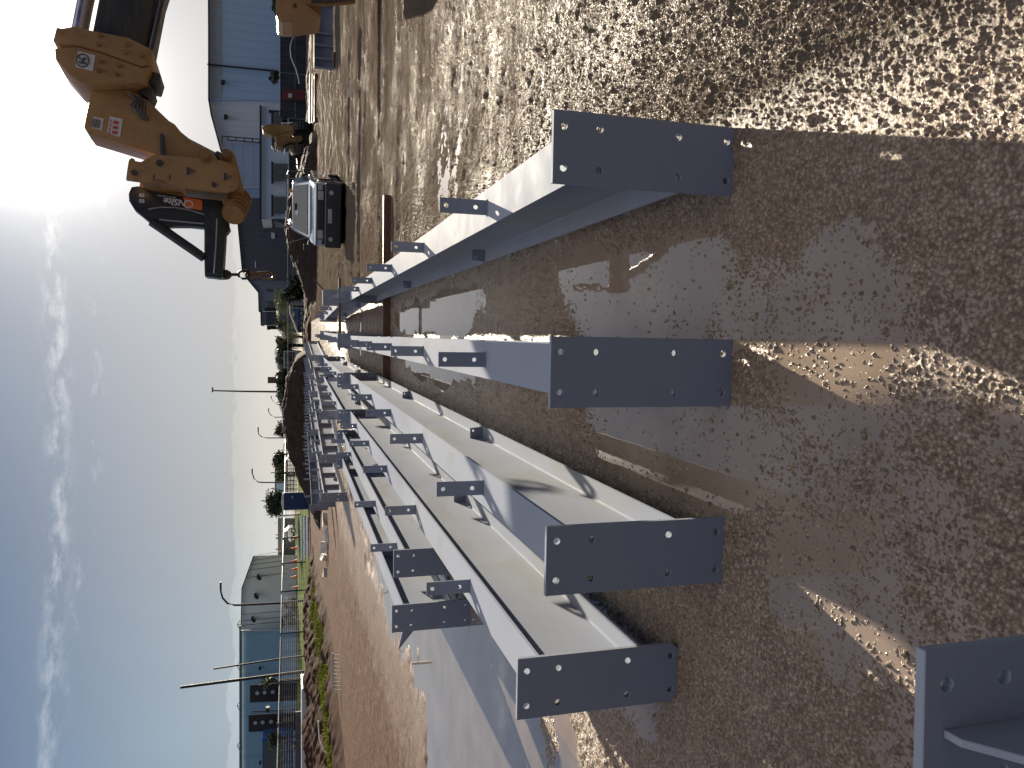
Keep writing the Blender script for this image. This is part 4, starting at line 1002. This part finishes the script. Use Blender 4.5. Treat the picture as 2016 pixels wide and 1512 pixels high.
lamp('street_lamp', [(590, 862), (562, 862), (525, 862.3), (515, 860), (509, 854), (508, 847)], (508.3, 845, .3), 100, .08, 'curved street lamp above the middle of the dark spoil heap')
lamp('street_lamp', [(590, 821), (562, 821), (541, 821.5), (534, 818), (530, 813), (529, 808)], (529, 807, .3), 125, .08, 'smallest curved street lamp left of the palms')
lamp('lamp_mast', [(600, 773), (568, 771.5), (480, 770.5), (420, 769)], (418.5, 767, .3), 95, .14, 'tall straight mast with a single lamp standing over the spoil heap', 'lamp mast', None)
lamp('street_lamp', [(590, 797), (560, 797), (545, 796), (537, 789), (534, 783)], (534, 782, .2), 128, .06, 'faint curved lamp between the mast and the palms')
for nm, pts, Y, r, lb_ in (('flag_mast', [(600, 1322), (551, 1328), (355, 1353.5)], 62, .13, 'thick dark mast rising highest at the far left'), ('flag_mast', [(600, 1291), (552, 1297), (420, 1317)], 64, .075, 'thinner dark mast beside the thick one in front of the blue warehouse')):
    b = MB(); b.tube([W(x, y, Y) for x, y in pts], r, 10, r2=r * .8); e = b.build(nm, M['trim'], smooth=50); tag(e, lb_, 'mast')
b = MB(); b.tube([W(600, 1396, 70), W(495, 1401, 70)], .05, 8); b.box(-.2, .2, -.2, .2, -.15, .15, Matrix.Translation(W(527, 1396, 70))); tag(b.build('camera_pole', M['trim']), 'thin pole with a dark box between the two black doors', 'pole')

# ------------------------------------------------------------------ fences
def fence_posts(name, pts, h, label, cat='fence', rail=True, wires=10, gap=3.0, r=.035, mt='fencedark', top=None, wr=.008, cloth=None):
    """pts: ground points of the fence line"""
    e = empty(name, (0, 0, 0), 0, label, cat)
    pts = [Vector(p) for p in pts]
    allp = []
    for a, c in zip(pts, pts[1:]):
        n = max(1, int(round((c - a).length / gap)))
        for k in range(n): allp.append(a + (c - a) * k / n)
    allp.append(pts[-1])
    for p in allp:
        b = MB(); b.tube([(0, 0, -.2), (0, 0, h + .12)], r, 8); o = b.build('post', M[mt], e, smooth=50); o.location = p
    if rail:
        b = MB(); b.tube([p + Vector((0, 0, h)) for p in allp], r * .7, 6); b.build('top_rail', M['galv'], e, smooth=50)
    b = MB()
    for k in range(wires):
        z = .1 + (h - .15) * k / (wires - 1); b.tube([p + Vector((0, 0, z)) for p in allp], wr, 4)
    n = len(allp)
    for a, c in zip(allp, allp[1:]):
        for k in range(1, 5): q = a + (c - a) * k / 5; b.tube([q + Vector((0, 0, .1)), q + Vector((0, 0, h - .05))], wr * .7, 3)
    b.build('wire_mesh', M['galv'], e)
    if cloth:
        b = MB(); 
        for a, c in zip(allp, allp[1:]):
            dv = (c - a).normalized() * .05; n_ = Vector((0, .03, 0))
            b.prism([a + dv + n_ + Vector((0, 0, .05)), c - dv + n_ + Vector((0, 0, .05)), c - dv + n_ + Vector((0, 0, h - .05)), a + dv + n_ + Vector((0, 0, h - .05))], (0, .012, 0))
        b.build('shade_cloth', M[cloth], e)
    return e
fence_posts('site_fence', [(-28, 44, .3), (-24.5, 55, .25), (-21, 64, .2), (-17.5, 76, .1), (-12, 92, .1)], 2.1, 'see-through wire site fence with dark posts along the left road, grass verge behind it', gap=4.0, r=.055, wires=14, wr=.013)
M['cloth'] = mat('shade_cloth', (.045, .05, .065), .8, var=.3, scale=1.2)
M['cloth2'] = mat('green_shade_cloth', (.03, .038, .036), .8, var=.3, scale=1.2)
fence_posts('shade_fence', [W(GB, -140, 82) * 1, W(GB, 60, 82), W(GB, 235, 82)], 3.0, 'tall dark cloth-covered fence along the right below the warehouse wall', gap=4.2, wires=3, cloth='cloth')
fence_posts('shade_fence', [W(GB, 236, 83), W(GB, 445, 83)], 2.2, 'lower dark green screened fence behind the loader and pick-up', gap=4.2, wires=3, cloth='cloth2')
fence_posts('boundary_fence', [W(GB, 446, 86), W(GB, 560, 86), W(GB, 700, 86), W(GB, 800, 86)], 2.4, 'open wire fence beyond the middle spoil heaps with palms behind it', gap=4.5, wires=6, r=.04)
# gate panel and hoses
gp = empty('red_gate_panel', (0, 0, 0), 0, 'maroon panel with a small white notice on the dark fence', 'panel')
yp([(556, 177), (556, 196), (599, 197), (599, 176)], 81.6, .08, name='panel', mt=mat('maroon_panel', (.16, .035, .035), .6), parent=gp)
yp([(567.5, 184), (567.5, 192), (575, 192), (575, 184)], 81.5, .03, name='notice', mt='sticker', parent=gp)
b = MB(); b.tube([W(x, y, 80) for x, y in ((576, 44), (579, 60), (578, 74), (573, 86), (572, 98), (573.5, 112), (578, 125), (583, 135), (587, 150), (590, 165))], .09, 8); tag(b.build('pale_hose', M['galv'], smooth=60), 'pale pipe draped in a wave along the dark fence near the maroon panel', 'pipe')
b = MB(); b.tube([W(x, y, 80) for x, y in ((571, 600), (571, 612), (573, 622), (577, 630), (580, 637), (583, 648), (586, 654))], .09, 8); tag(b.build('pale_hose', M['white'], smooth=60), 'white bent pipe against the fence between the hedge and the palms', 'pipe')

# ------------------------------------------------------------------ trees and plants
def crown(center, rad, n, leaf, mt, parent, name='crown', clumps=14, seed=0, squash=1.0, droop=0.0, spiky=False):
    rnd = random.Random(seed); c = Vector(center); b = MB()
    cl = []
    for i in range(clumps):
        a = rnd.uniform(0, 2 * PI); u = rnd.uniform(-1, 1); rr = rnd.uniform(.35, .95)
        q = Vector((rad[0] * rr * math.sqrt(1 - u * u) * math.cos(a), rad[1] * rr * math.sqrt(1 - u * u) * math.sin(a), rad[2] * rr * u)); cl.append((q, rnd.uniform(.22, .42)))
    for i in range(n):
        q, s = cl[rnd.randrange(clumps)]
        p = c + q + Vector((rnd.gauss(0, s) * rad[0] * .7, rnd.gauss(0, s) * rad[1] * .7, rnd.gauss(0, s) * rad[2] * .7 - droop * rnd.random()))
        d1 = Vector((rnd.gauss(0, 1), rnd.gauss(0, 1), rnd.gauss(0, .7) - droop)).normalized() * leaf * rnd.uniform(.6, 1.5)
        d2 = Vector((rnd.gauss(0, 1), rnd.gauss(0, 1), rnd.gauss(0, 1))).cross(d1).normalized() * leaf * (.22 if spiky else .5)
        b.quad(p - d1 - d2 * .3, p - d1 * .2 + d2, p + d1, p - d1 * .2 - d2)
    return b.build(name, mt, parent, recalc=False)
def tree(name, px, x0, x1, x2, Y, wpx, label, mt='leaf_pale', n=700, leaf=.25, group=None, trunk=True, seed=1, cat='tree', spiky=False, clumps=12):
    """x0 top pixel, x1 bottom of crown, x2 foot; wpx crown width in pixels"""
    top = W(x0, px, Y); bot = W(x1, px, Y); ft = W(x2, px, Y); ft.z = max(ft.z, .08)
    wdt = abs((W(x0, px - wpx / 2, Y) - W(x0, px + wpx / 2, Y)).x) / 2
    e = empty(name, (ft.x, ft.y, ft.z), 0, label, cat, group)
    hc = (top.z + bot.z) / 2 - ft.z; rz = (top.z - bot.z) / 2
    if trunk:
        b = MB(); b.tube([(0, 0, -.1), (.05, 0, hc * .6), (0, 0, hc)], .12, 8, r2=.05)
        rnd = random.Random(seed)
        for k in range(5):
            a = rnd.uniform(0, 2 * PI); b.tube([(0, 0, hc * (.5 + .08 * k)), (math.cos(a) * wdt * .5, math.sin(a) * wdt * .5, hc * (.8 + .08 * k) + .2)], .045, 6, r2=.015)
        b.build('trunk', M['bark'], e, smooth=60)
    crown((0, 0, hc), (wdt, wdt, rz), n, leaf, M[mt], e, seed=seed, spiky=spiky, clumps=clumps)
    return e
def palm(px, x0, x2, Y, label, seed, span=1.7, mt='leaf_pale', group='palms along the far fence'):
    top = W(x0, px, Y); ft = W(x2, px, Y); ft.z = max(.08, ft.z)
    e = empty('palm', (ft.x, ft.y, ft.z), 0, label, 'palm', group)
    h = top.z - ft.z; rnd = random.Random(seed)
    b = MB(); b.tube([(0, 0, -.1), (.08, 0, h * .4), (0, 0, h * .72)], .16, 8, r2=.1); b.build('trunk', M['bark'], e, smooth=60)
    b = MB()
    for k in range(40):
        a = rnd.uniform(0, 2 * PI); el_ = rnd.uniform(-.2, 1.1); L = span * rnd.uniform(.7, 1.15); pts = []
        for j in range(7):
            s = j / 6; pts.append(Vector((math.cos(a) * L * s * math.cos(el_ * (1 - s * .4)), math.sin(a) * L * s * math.cos(el_), h * .72 + L * s * math.sin(el_) - .75 * L * s * s)))
        side = Vector((-math.sin(a), math.cos(a), 0))
        for j in range(6):
            for t_ in (0, .5):
                p = pts[j].lerp(pts[j + 1], t_); d = (pts[j + 1] - pts[j]) * .9; w_ = .42 * span * (1 - .75 * abs(j / 6 - .35))
                for sg in (-1, 1):
                    tip = p + side * sg * w_ + d * .6 - Vector((0, 0, w_ * .55)); b.quad(p, p + d * .16, tip + d * .05, tip)
    b.build('fronds', M[mt], e, recalc=False)
    return e
palm(588, 524, 600, 96, 'pale palm in front of the slate-blue gabled building', 3, 1.6)
palm(604, 531, 600, 95, 'small palm between the gabled building and its lower wing', 4, 1.5)
palm(619, 533, 600, 94, 'bright yellow-green palm by the lower wing of the slate building', 5, 1.9)
palm(632, 533, 600, 95, 'widest pale green palm at the end of the slate building', 6, 2.1)
palm(652, 546, 600, 93, 'short palm just left of the slate building', 7, 1.5)
palm(664, 552, 600, 95, 'low palm over the open fence, left of the white bent pipe', 8, 1.3)
palm(680, 550, 600, 97, 'shaggy palm beside the parked van', 9, 1.8)
palm(694, 534, 600, 96, 'tall olive palm above the parked van', 10, 2.0, 'leaf_mid')
palm(712, 533, 600, 98, 'dark spreading palm left of the parked van', 11, 2.3, 'leaf_mid')
palm(730, 538, 600, 95, 'dense palm against the square brown block', 12, 2.1, 'leaf_mid')
palm(757, 536, 600, 95, 'large olive palm at the foot of the tall mast', 13, 2.3, 'leaf_mid')
palm(772, 534, 600, 99, 'feathery palm just left of the tall mast', 14, 2.3, 'leaf_mid')
palm(790, 541, 600, 97, 'last palm of the row, thin fronds reaching left', 15, 2.0, 'leaf_mid')
tree('round_tree', 908, 537, 560, 590, 110, 36, 'round grey-green tree in front of the depot', 'leaf_dark', 2600, .22, seed=21, clumps=20)
tree('round_tree', 930, 545, 566, 590, 108, 30, 'smaller dark green tree between the grey tree and the curved lamp', 'leaf_mid', 1400, .22, seed=22)
tree('conical_tree', 990, 526, 560, 592, 84, 46, 'dark brown spiky conical tree behind the blue toilet cabin', 'leaf_dark', 3800, .22, seed=23, spiky=True, clumps=24)
tree('bare_shrub', 843, 545, 562, 590, 112, 26, 'thin twiggy bare shrub on the skyline left of the palms', 'bark', 260, .5, seed=24, spiky=True, trunk=True, cat='shrub')
tree('wall_tree', 153, 531, 549, 560, 90, 24, 'small leafy tree against the blue-grey warehouse wall', 'leaf_mid', 900, .16, seed=25)
tree('corner_tree', 8, 533, 556, 590, 86, 60, 'dark shrubbery behind the fence, cut by the right edge', 'leaf_dark', 1400, .2, seed=26)
tree('verge_tree', 1448, 528, 548, 600, 74, 30, 'small round flowering tree in front of the blue warehouse', 'leaf_mid', 700, .14, seed=27)
tree('verge_tree', 1336, 511, 545, 600, 60, 22, 'sparse sapling clinging around the thick mast', 'leaf_mid', 160, .12, seed=28)
tree('verge_tree', 1222, 552, 560, 600, 76, 14, 'tiny dark bush at the corner of the grey and blue warehouses', 'leaf_dark', 300, .14, seed=29)
for px_, w_, lb_, sd_ in ((682, 34, 'low olive bush filling the gap under the shaggy palm', 41), (706, 36, 'low bush between the two dark palms above the parked van', 42), (748, 40, 'broad low bush left of the square brown block', 43), (778, 40, 'broad low bush at the left of the tall mast', 44), (640, 30, 'low bush under the widest pale palm', 45)):
    tree('hedge_bush', px_, 545, 572, 600, 94, w_, lb_, 'leaf_mid', 1500, .2, group='bushes under the palms', seed=sd_, trunk=True, cat='bush', clumps=18)
# hedge behind the pick-up / fence bushes
tree('fence_bush', 575, 562, 600, 604, 80, 40, 'dark green bush on the fence right of the white bent pipe', 'leaf_dark', 2600, .2, seed=30, trunk=True, cat='bush')

# ------------------------------------------------------------------ soil heaps, berm, verge
def heap(name, x0, x1, y0, y1, prof, label, mt='heap', n=(150, 70), seed=1, rough=.12, cat='spoil heap', group=None, skew=0, noise_s=.8):
    """prof: list of (x, height) along the ridge; falls to the ground front and back"""
    px = np.array([p[0] for p in prof]); pz = np.array([p[1] for p in prof])
    gx, gy = np.meshgrid(np.linspace(x0, x1, n[0]), np.linspace(y0, y1, n[1]))
    r = np.interp(gx, px, pz); t = (gy - y0) / (y1 - y0); t = t ** (1 + skew)
    f = np.sin(np.clip(t, 0, 1) * PI) ** .75
    edge = np.minimum(1, np.minimum((gx - x0), (x1 - gx)) / (.08 * (x1 - x0)))
    nzv = fbm(gx, gy, noise_s * 2, seed, 5) * rough * 2.2 + fbm(gx, gy, noise_s * .35, seed + 9, 3) * rough * .8
    ground = np.vectorize(gz)(gx, gy)
    z = ground - .12 + (r * f + nzv * (.25 + f)) * edge + .10 * f
    o = grid_mesh(name, gx, gy, z, [M[mt]])
    return tag(o, label, cat, group)
heap('spoil_heap', -10.6, -.2, 39.5, 46, [(-10.6, .3), (-9.3, .6), (-8.9, .75), (-7.9, 1.2), (-6.6, 1.6), (-5.2, 1.78), (-3.6, 1.86), (-3.0, 1.75), (-2.3, 1.62), (-1.2, 1.15), (-.9, .75), (-.2, .3)], 'largest dark brown spoil heap behind the farthest rank of beams', seed=5, rough=.10)
heap('spoil_heap', 1.4, 12, 47, 54, [(1.4, .15), (1.9, .35), (2.7, .7), (3.6, 1.0), (4.6, 1.35), (5.6, 1.65), (6.4, 1.85), (8, 1.7), (10, 1.1), (12, .4)], 'spoil heap directly behind the silver pick-up, sloping down to the left', seed=8, rough=.10)
heap('soil_windrow', -14, 24, 60, 66, [(-14, .2), (0, .42), (3, .38), (10, .3), (24, .25)], 'low ridge of reddish soil along the far edge of the yard', 'soil', (320, 40), seed=12, rough=.10, cat='soil ridge')
def berm():
    line = [(-11.9, 14, .0), (-11.6, 20.5, 0), (-11.3, 24, 0), (-10.9, 27.5, .0), (-11.0, 32, .05), (-11.8, 37, .08), (-12.8, 43, .1), (-14.2, 54, .1)]
    ly = np.array([p[1] for p in line]); lx = np.array([p[0] for p in line])
    yy = np.concatenate([np.arange(14, 30, .07), np.arange(30, 54, .12)]); ss = np.linspace(0, 1, 150)
    S, Y = np.meshgrid(ss, yy)
    foot = np.interp(Y, ly, lx); X = foot - S * 8.5
    prof = np.interp(S, [0, .03, .10, .17, .24, .40, .52, .68, 1], [-.06, .10, .26, .30, .34, .82, .92, .70, .12])
    top = np.interp(Y, [14, 20, 30, 42, 54], [1.0, 1.0, .92, .75, .55])
    nzv = fbm(X, Y, 1.3, 301, 5) * .34 + fbm(X, Y, .3, 311, 3) * .14
    Z = prof * top + nzv * np.clip(S * 7, 0, 1) * np.clip((1 - S) * 5, 0, 1) + np.vectorize(gz)(X, Y)
    o = grid_mesh('soil_berm', X[:, ::-1], Y[:, ::-1], Z[:, ::-1], [M['soil']])
    tag(o, 'long bank of red-brown soil along the left edge of the yard below the wire fence', 'soil bank')
    return foot, X, Y, Z
foot_, BX, BY, BZ = berm()
def grass(name, pts, n, h, label, mt, seed=3):
    rnd = random.Random(seed); b = MB()
    for i in range(n):
        p = Vector(pts[rnd.randrange(len(pts))]) + Vector((rnd.gauss(0, .09), rnd.gauss(0, .12), 0))
        for k in range(3):
            a = rnd.uniform(0, 2 * PI); hh = h * rnd.uniform(.5, 1.3); w = .012 + .006 * rnd.random(); s = Vector((math.cos(a), math.sin(a), 0))
            lean = Vector((rnd.gauss(0, .4), rnd.gauss(0, .4), 1)).normalized() * hh
            b.bm.faces.new([b.bm.verts.new(p - s * w), b.bm.verts.new(p + s * w), b.bm.verts.new(p + lean)])
    o = b.build(name, mt, recalc=False); return tag(o, label, 'grass', None, 'stuff')
rows_, cols_ = BX.shape
gp_ = []
rnd = random.Random(9)
for i in range(0, rows_, 1):
    if BY[i, 0] < 44:
        for j in range(int(.13 * cols_), int(.24 * cols_)):
            if vnoise(np.array([BX[i, j]]), np.array([BY[i, j]]), 1.1, 77)[0] > -.12 - .2 * (abs(j / cols_ - .19) < .05) and rnd.random() < .5: gp_.append((BX[i, j], BY[i, j], BZ[i, j] - .01))
grass('bank_grass', gp_, 8000, .11, 'bright green grass growing in a strip on the soil bank', mat('bright_grass', (.21, .25, .025), .8, spec=.05, var=.35, scale=1))
# verge and road beyond the fence, left
def sheet(name, pts, z, mt, kind='structure'):
    b = MB(); b.quad(*[(x, y, z) for x, y in pts]); return tag(b.build(name, mt, recalc=False), kind=kind)
M['verge'] = mat('verge_grass', (.07, .10, .015), .9, spec=.03, var=.35, scale=.6, bump=.8, bscale=12)
M['road'] = mat('wet_asphalt', (.05, .05, .055), .35, var=.2, scale=.8)
M['path'] = mat('concrete_path', (.40, .38, .33), .7, var=.1, scale=1)
b = MB(); b.quad((-75, 46, .13), (-9.5, 66.5, .13), (-9.5, 84, 1.0), (-75, 84, 1.0)); b.quad((-130, 84, 1.0), (-9.5, 84, 1.0), (-9.5, 150, 1.0), (-130, 150, 1.0))
b.quad((-130, 84, 1.0), (-130, 46, .13), (-75, 46, .13), (-75, 84, 1.0))
tag(b.build('verge', M['verge'], recalc=False), kind='structure')
def vz(X, Y):
    y0 = 46 + (X + 75) / 65.5 * 20.5; return .13 + .87 * min(1, max(0, (Y - y0) / (84 - y0)))
b = MB(); pa = [(-60, 57), (-9.8, 73), (-9.8, 75), (-60, 59)]; b.quad(*[(x, y, vz(x, y) + .012) for x, y in pa]); tag(b.build('footpath', M['path'], recalc=False), kind='structure')
sheet('road', [(-90, 86), (-9.9, 88), (-9.9, 97), (-90, 96)], 1.012, M['road'])

# ------------------------------------------------------------------ small things in the yard
# white rubble blocks at the foot of the bank
rb = [((-7.75, 32.2), .9, .35, .34, 65, 'longest pale concrete block, nearest the beams'), ((-8.15, 31.2), .8, .4, .30, 40, 'pale concrete slab leaning on the longest block'),
      ((-8.75, 31.9), .5, .5, .5, 15, 'cube of pale concrete in the middle of the rubble row'), ((-9.35, 32.6), .45, .35, .42, 80, 'small pale block with a dark front face'),
      ((-9.9, 32.2), .5, .3, .36, 30, 'last pale block of the rubble row, half sunk in soil')]
for (c, lx_, ly_, lz_, rz, lb_) in rb:
    lx_, ly_, lz_ = lx_ * .8, ly_ * .8, lz_ * .62
    b = MB(); b.box(-lx_ / 2, lx_ / 2, -ly_ / 2, ly_ / 2, 0, lz_)
    for v in b.bm.verts: v.co += Vector((rnd.uniform(-.06, .06), rnd.uniform(-.06, .06), rnd.uniform(-.05, .05) if v.co.z > .1 else 0))
    o = b.build('concrete_block', M['conc'], bevel=.02); o.location = (c[0], c[1], gz(*c) - .03); o.rotation_euler = (R(rnd.uniform(-8, 8)), R(rnd.uniform(-10, 10)), R(rz))
    tag(o, lb_, 'concrete block', 'pale rubble blocks at the foot of the bank')
# steel ladder-like rack lying at the foot of the bank
b = MB()
for s in (0, .34): b.tube([(0, 0, s + .04), (1.15, 0, s + .04)], .022, 6)
for k in range(10): b.tube([(.05 + .115 * k, 0, .04), (.05 + .115 * k, 0, .38)], .012, 6)
o = b.build('steel_grid', M['galv'], smooth=50); q = G(680, 1362); o.location = (q.x, q.y, .02); o.rotation_euler = (R(-25), 0, R(3)); tag(o, 'short galvanised ladder-like grid lying at the foot of the bank', 'steel grid')
b = MB(); b.tube([(0, 0, 0), (.35, 0, .30), (.7, .1, .42), (1.2, .2, .45)], .025, 6); o = b.build('bent_pipe', M['white'], smooth=60); q = W(640, 1418, 24); o.location = (q.x - 1.3, q.y, q.z - .25); tag(o, 'white bent pipe sticking out of the left bank', 'pipe')
# three big pipes beyond the fence
pg = 'large shiny pipes beyond the wire fence'
for k, (xx, Y, lb_) in enumerate(((594, 67, 'farthest of three big blue-white pipes lying beyond the wire fence'), (600, 64.5, 'middle one of three big blue-white pipes beyond the wire fence'), (606, 62, 'nearest of three big blue-white pipes beyond the wire fence'))):
    a = W(xx, 1014 + 2 * k, Y); c = W(xx, 1098 - 5 * k, Y); c.y -= 1.0
    b = MB(); b.tube([a, c], .095, 16); b.tube([c, c + (c - a).normalized() * .02], .07, 16); o = b.build('big_pipe', mat('blue_white_pipe', (.62, .70, .80), .15, var=.2, coat=.6), smooth=40)
    tag(o, lb_, 'pipe', pg)
# portable toilet
tl = empty('portable_toilet', W(607, 985, 66) * 1, R(10), 'dark blue portable toilet cabin with a white domed roof beside the brown conical tree', 'portable toilet')
tl.location.z = .12
b = MB(); b.box(-.72, .72, -.6, .6, 0, 2.0)
M['tblue'] = mat('toilet_blue', (.02, .055, .14), .5, var=.1)
b.build('cabin', M['tblue'], tl, bevel=.05)
for k in range(6): MB().box(-.60 + .22 * k, -.54 + .22 * k, -.63, -.60, .1, 1.9).build('wall_rib', M['tblue'], tl)
b = MB(); b.prism([(-.76, -.64, 2.0), (.76, -.64, 2.0), (.6, -.64, 2.16), (0, -.64, 2.24), (-.6, -.64, 2.16)], (0, 1.28, 0)); b.build('roof', M['white'], tl, bevel=.03)
b = MB(); b.box(.25, .42, -.66, -.63, 1.25, 1.45); b.build('door_sign', M['galv'], tl)
# rack of dark beams near the right edge: a deep beam lying crosswise on bearers
rk = empty('stiffened_girder', W(640, 137, 27) * 1, R(3.5), 'long deep girder lying crosswise at the right, white sunlit top flange and dark stiffeners', 'steel girder')
rk.location.z = .11
def prof_x(L, d, z0, fw):   # along local +x
    b = MB(); b.prism([(0, x, z) for x, z in i_profile(fw=fw, d=d, z0=z0, tf=.02, tw=.012)], (L, 0, 0)); return b
prof_x(7.0, .62, .10, .30).build('girder_section', M['steel'], rk, smooth=40)
for x in (.0, .28, .72, 1.12, 2.1, 3.3, 4.5, 5.7):
    b = MB(); b.box(x, x + .05 if x else x + .02, -.148, -.008, .121, .699); b.build('stiffener', M['steel'], rk)
for x, lb_ in ((.2, 'timber block under the left end of the deep girder'), (3.4, 'timber block under the middle of the deep girder'), (5.4, 'timber block under the deep girder beside the outrigger')):
    b = MB(); b.box(0, .25, -.4, .4, -.02, .098); o = b.build('timber_block', M['timber'], None); o.matrix_world = Matrix.Translation(rk.location) @ Matrix.Rotation(R(3.5), 4, 'Z') @ Matrix.Translation((x, 0, 0))
    tag(o, lb_, 'timber', 'timber blocks under the deep girder')
# long pipes on the ground left of the girder
for k, (xa, xb, Y, r, mt_, lb_) in enumerate(((610, 611, 47, .05, 'galv', 'thin bright tube on top of the stack left of the girder'), (615, 616, 46, .05, 'galv', 'second bright tube of the stack left of the girder'), (620.5, 621, 45, .07, 'timber', 'dark brown bar at the bottom of the stack left of the girder'))):
    b = MB(); b.tube([W(xa, 243 - k * 2, Y), W(xb, 146, Y)], r, 8); o = b.build('long_tube', M[mt_], smooth=50); tag(o, lb_, 'tube', 'tubes stacked left of the girder')
b = MB(); b.box(-.08, .08, -.4, .4, 0, .22); b0 = b.build('stack_trestle', M['timber'], None, bevel=.01); q = W(620, 236, 46); b0.location = (q.x, q.y, .10); tag(b0, 'timber trestle under the left end of the tube stack', 'trestle', 'trestles of the tube stack')
o = b0.copy(); col.objects.link(o); q = W(620, 152, 46); o.location = (q.x, q.y, .10); tag(o, 'timber trestle under the right end of the tube stack', 'trestle', 'trestles of the tube stack')

# cones along the verge
def cone(px, x2, Y, lb_, k):
    if k == 0:
        b = MB(); b.tube([(0, 0, .03), (0, 0, .7)], .17, 14, r2=.04); b.box(-.2, .2, -.2, .2, 0, .03); o = b.build('traffic_cone', mat('cone_orange', (.85, .16, .03), .5), smooth=40)
    else: o = bpy.data.objects['traffic_cone'].copy(); col.objects.link(o)
    p = W(x2, px, Y); o.location = (p.x, p.y, vz(p.x, p.y)); return tag(o, lb_, 'traffic cone', 'orange cones on the far verge')
for k, (px, Y, lb_) in enumerate(((1058, 84, 'first orange cone, nearest the portable toilet'), (1079, 84, 'second orange cone on the verge beyond the big pipes'), (1104, 83, 'third orange cone, beyond the ends of the big pipes'), (1120, 82, 'fourth orange cone, before the red parked thing'), (1135, 81, 'orange cone below the black parked car'), (1156, 80, 'leftmost orange cone before the curved lamp'))):
    cone(px, 588, Y, lb_, k)

# parked cars
def car(Y, y0, y1, colr, label, hgt=1.45, van=False, rz=0, group='cars parked along the far road', z=1.0, name='parked_car'):
    """side view car; y0..y1 photograph extent"""
    a = W(580, y0, Y); c = W(580, y1, Y); L = abs(a.x - c.x); e = empty(name, ((a.x + c.x) / 2, Y, z), rz, label, 'van' if van else 'car', group)
    k = L / 4.4; w = .86
    if van: prof = [(-2.2, .35), (-2.2, 1.0), (-2.05, 1.15), (-1.75, 1.25), (-1.35, hgt), (2.1, hgt), (2.2, 1.2), (2.2, .35)]
    else: prof = [(-2.2, .35), (-2.2, .75), (-2.05, .85), (-1.1, .95), (-.45, hgt - .05), (.0, hgt), (.9, hgt - .03), (1.55, 1.0), (2.1, .95), (2.2, .8), (2.2, .35)]
    pm = mat('car_paint', colr, .3, var=.05, coat=.7)
    b = MB(); b.prism([(x * k, -w, zz) for x, zz in prof], (0, 2 * w, 0)); b.build('body', pm, e, bevel=.05, seg=2, smooth=40)
    if van: wp = [(-1.55, 1.1), (-1.25, hgt - .12), (-.4, hgt - .12), (-.4, 1.1)], [(-.25, 1.1), (-.25, hgt - .12), (1.9, hgt - .12), (1.95, 1.1)]
    else: wp = [(-.95, .95), (-.40, hgt - .12), (.1, hgt - .08), (.1, .95)], [(.2, .95), (.2, hgt - .08), (.85, hgt - .1), (1.3, 1.0)]
    for q in wp:
        b = MB(); b.prism([(x * k, -w - .012, zz) for x, zz in q], (0, .02, 0)); b.build('window', M['glass'], e)
    for x in (-1.35, 1.35):
        b = MB(); b.tube([(x * k, -w - .02, .32), (x * k, -w + .2, .32)], .32, 18); wl = b.build('wheel', M['rubber'], e, smooth=40)
        b = MB(); b.tube([(x * k, -w - .035, .32), (x * k, -w - .02, .32)], .19, 14); b.build('rim', M['galv'], wl)
    return e
car(101, 1036, 1062, (.45, .50, .55), 'pale hatchback parked right of the pipes, beyond the low dark building edge')
car(98, 1100, 1120, (.35, .36, .38), 'grey box-shaped van parked behind the first wire fence posts', 1.9, True)
car(95, 1123, 1141, (.55, .06, .05), 'small red car beside the orange cones')
car(93, 1140, 1159, (.03, .03, .035), 'black car parked between the red car and a grey one')
car(90, 1157, 1177, (.40, .42, .45), 'silver-grey car parked just right of the curved street lamp')
car(88, 1175, 1197, (.45, .48, .50), 'pale car parked directly behind the curved street lamp')
car(86, 1196, 1224, (.15, .18, .22), 'dark blue-grey estate car left of the curved street lamp')
car(92, 690, 731, (.38, .37, .33), 'pale grey van with tan windows between the palms and the spoil heap', 2.3, True, group=None, z=.1)
car(104, 895, 930, (.55, .56, .58), 'shiny silver car in front of the round grey tree', group=None)
car(94, 608, 655, (.03, .12, .35), 'blue truck body behind the white bent pipe', 2.6, True, group=None, z=.1)
tr = empty('flatbed_trailer', (0, 0, 0), 0, 'pale grey flatbed trailer with round wheel arches behind the soil bank at the far left', 'trailer')
b = MB(); xa, xb = W(600, 1512 + 90, 40).x, W(600, 1342, 40).x
b.box(xa, xb, 39.2, 41, .62, 1.06); b.build('tray', M['white'], tr, bevel=.04)
for yy in (1356, 1416):
    c = W(600, yy, 39.2); b = MB(); b.tube([(c.x, 39.1, .60), (c.x, 39.4, .60)], .36, 20); b.build('wheel', M['rubber'], tr, smooth=40)
b = MB(); b.box(xa, xb - 2.0, 40.9, 41, 1.06, 1.35); b.build('headboard', M['darksteel'], tr)
car(78, 1436, 1560, (.02, .07, .26), 'dark blue truck parked before the blue warehouse at the left edge', 3.3, True, group=None)

# ------------------------------------------------------------------ give every assembled thing an origin at its base
bpy.context.view_layer.update()
for e in [o for o in col.objects if o.type == 'EMPTY' and o.parent is None]:
    if e.location.length > 1e-6: continue
    pts = []
    def walk(o):
        for c in o.children:
            if c.type == 'MESH': pts.extend([c.matrix_world @ Vector(q) for q in c.bound_box])
            walk(c)
    walk(e)
    if not pts: continue
    lo = Vector((min(p[i] for p in pts) for i in range(3))); hi = Vector((max(p[i] for p in pts) for i in range(3)))
    base = Vector(((lo.x + hi.x) / 2, (lo.y + hi.y) / 2, lo.z))
    e.location = base
    for c in e.children: c.location = c.location - base
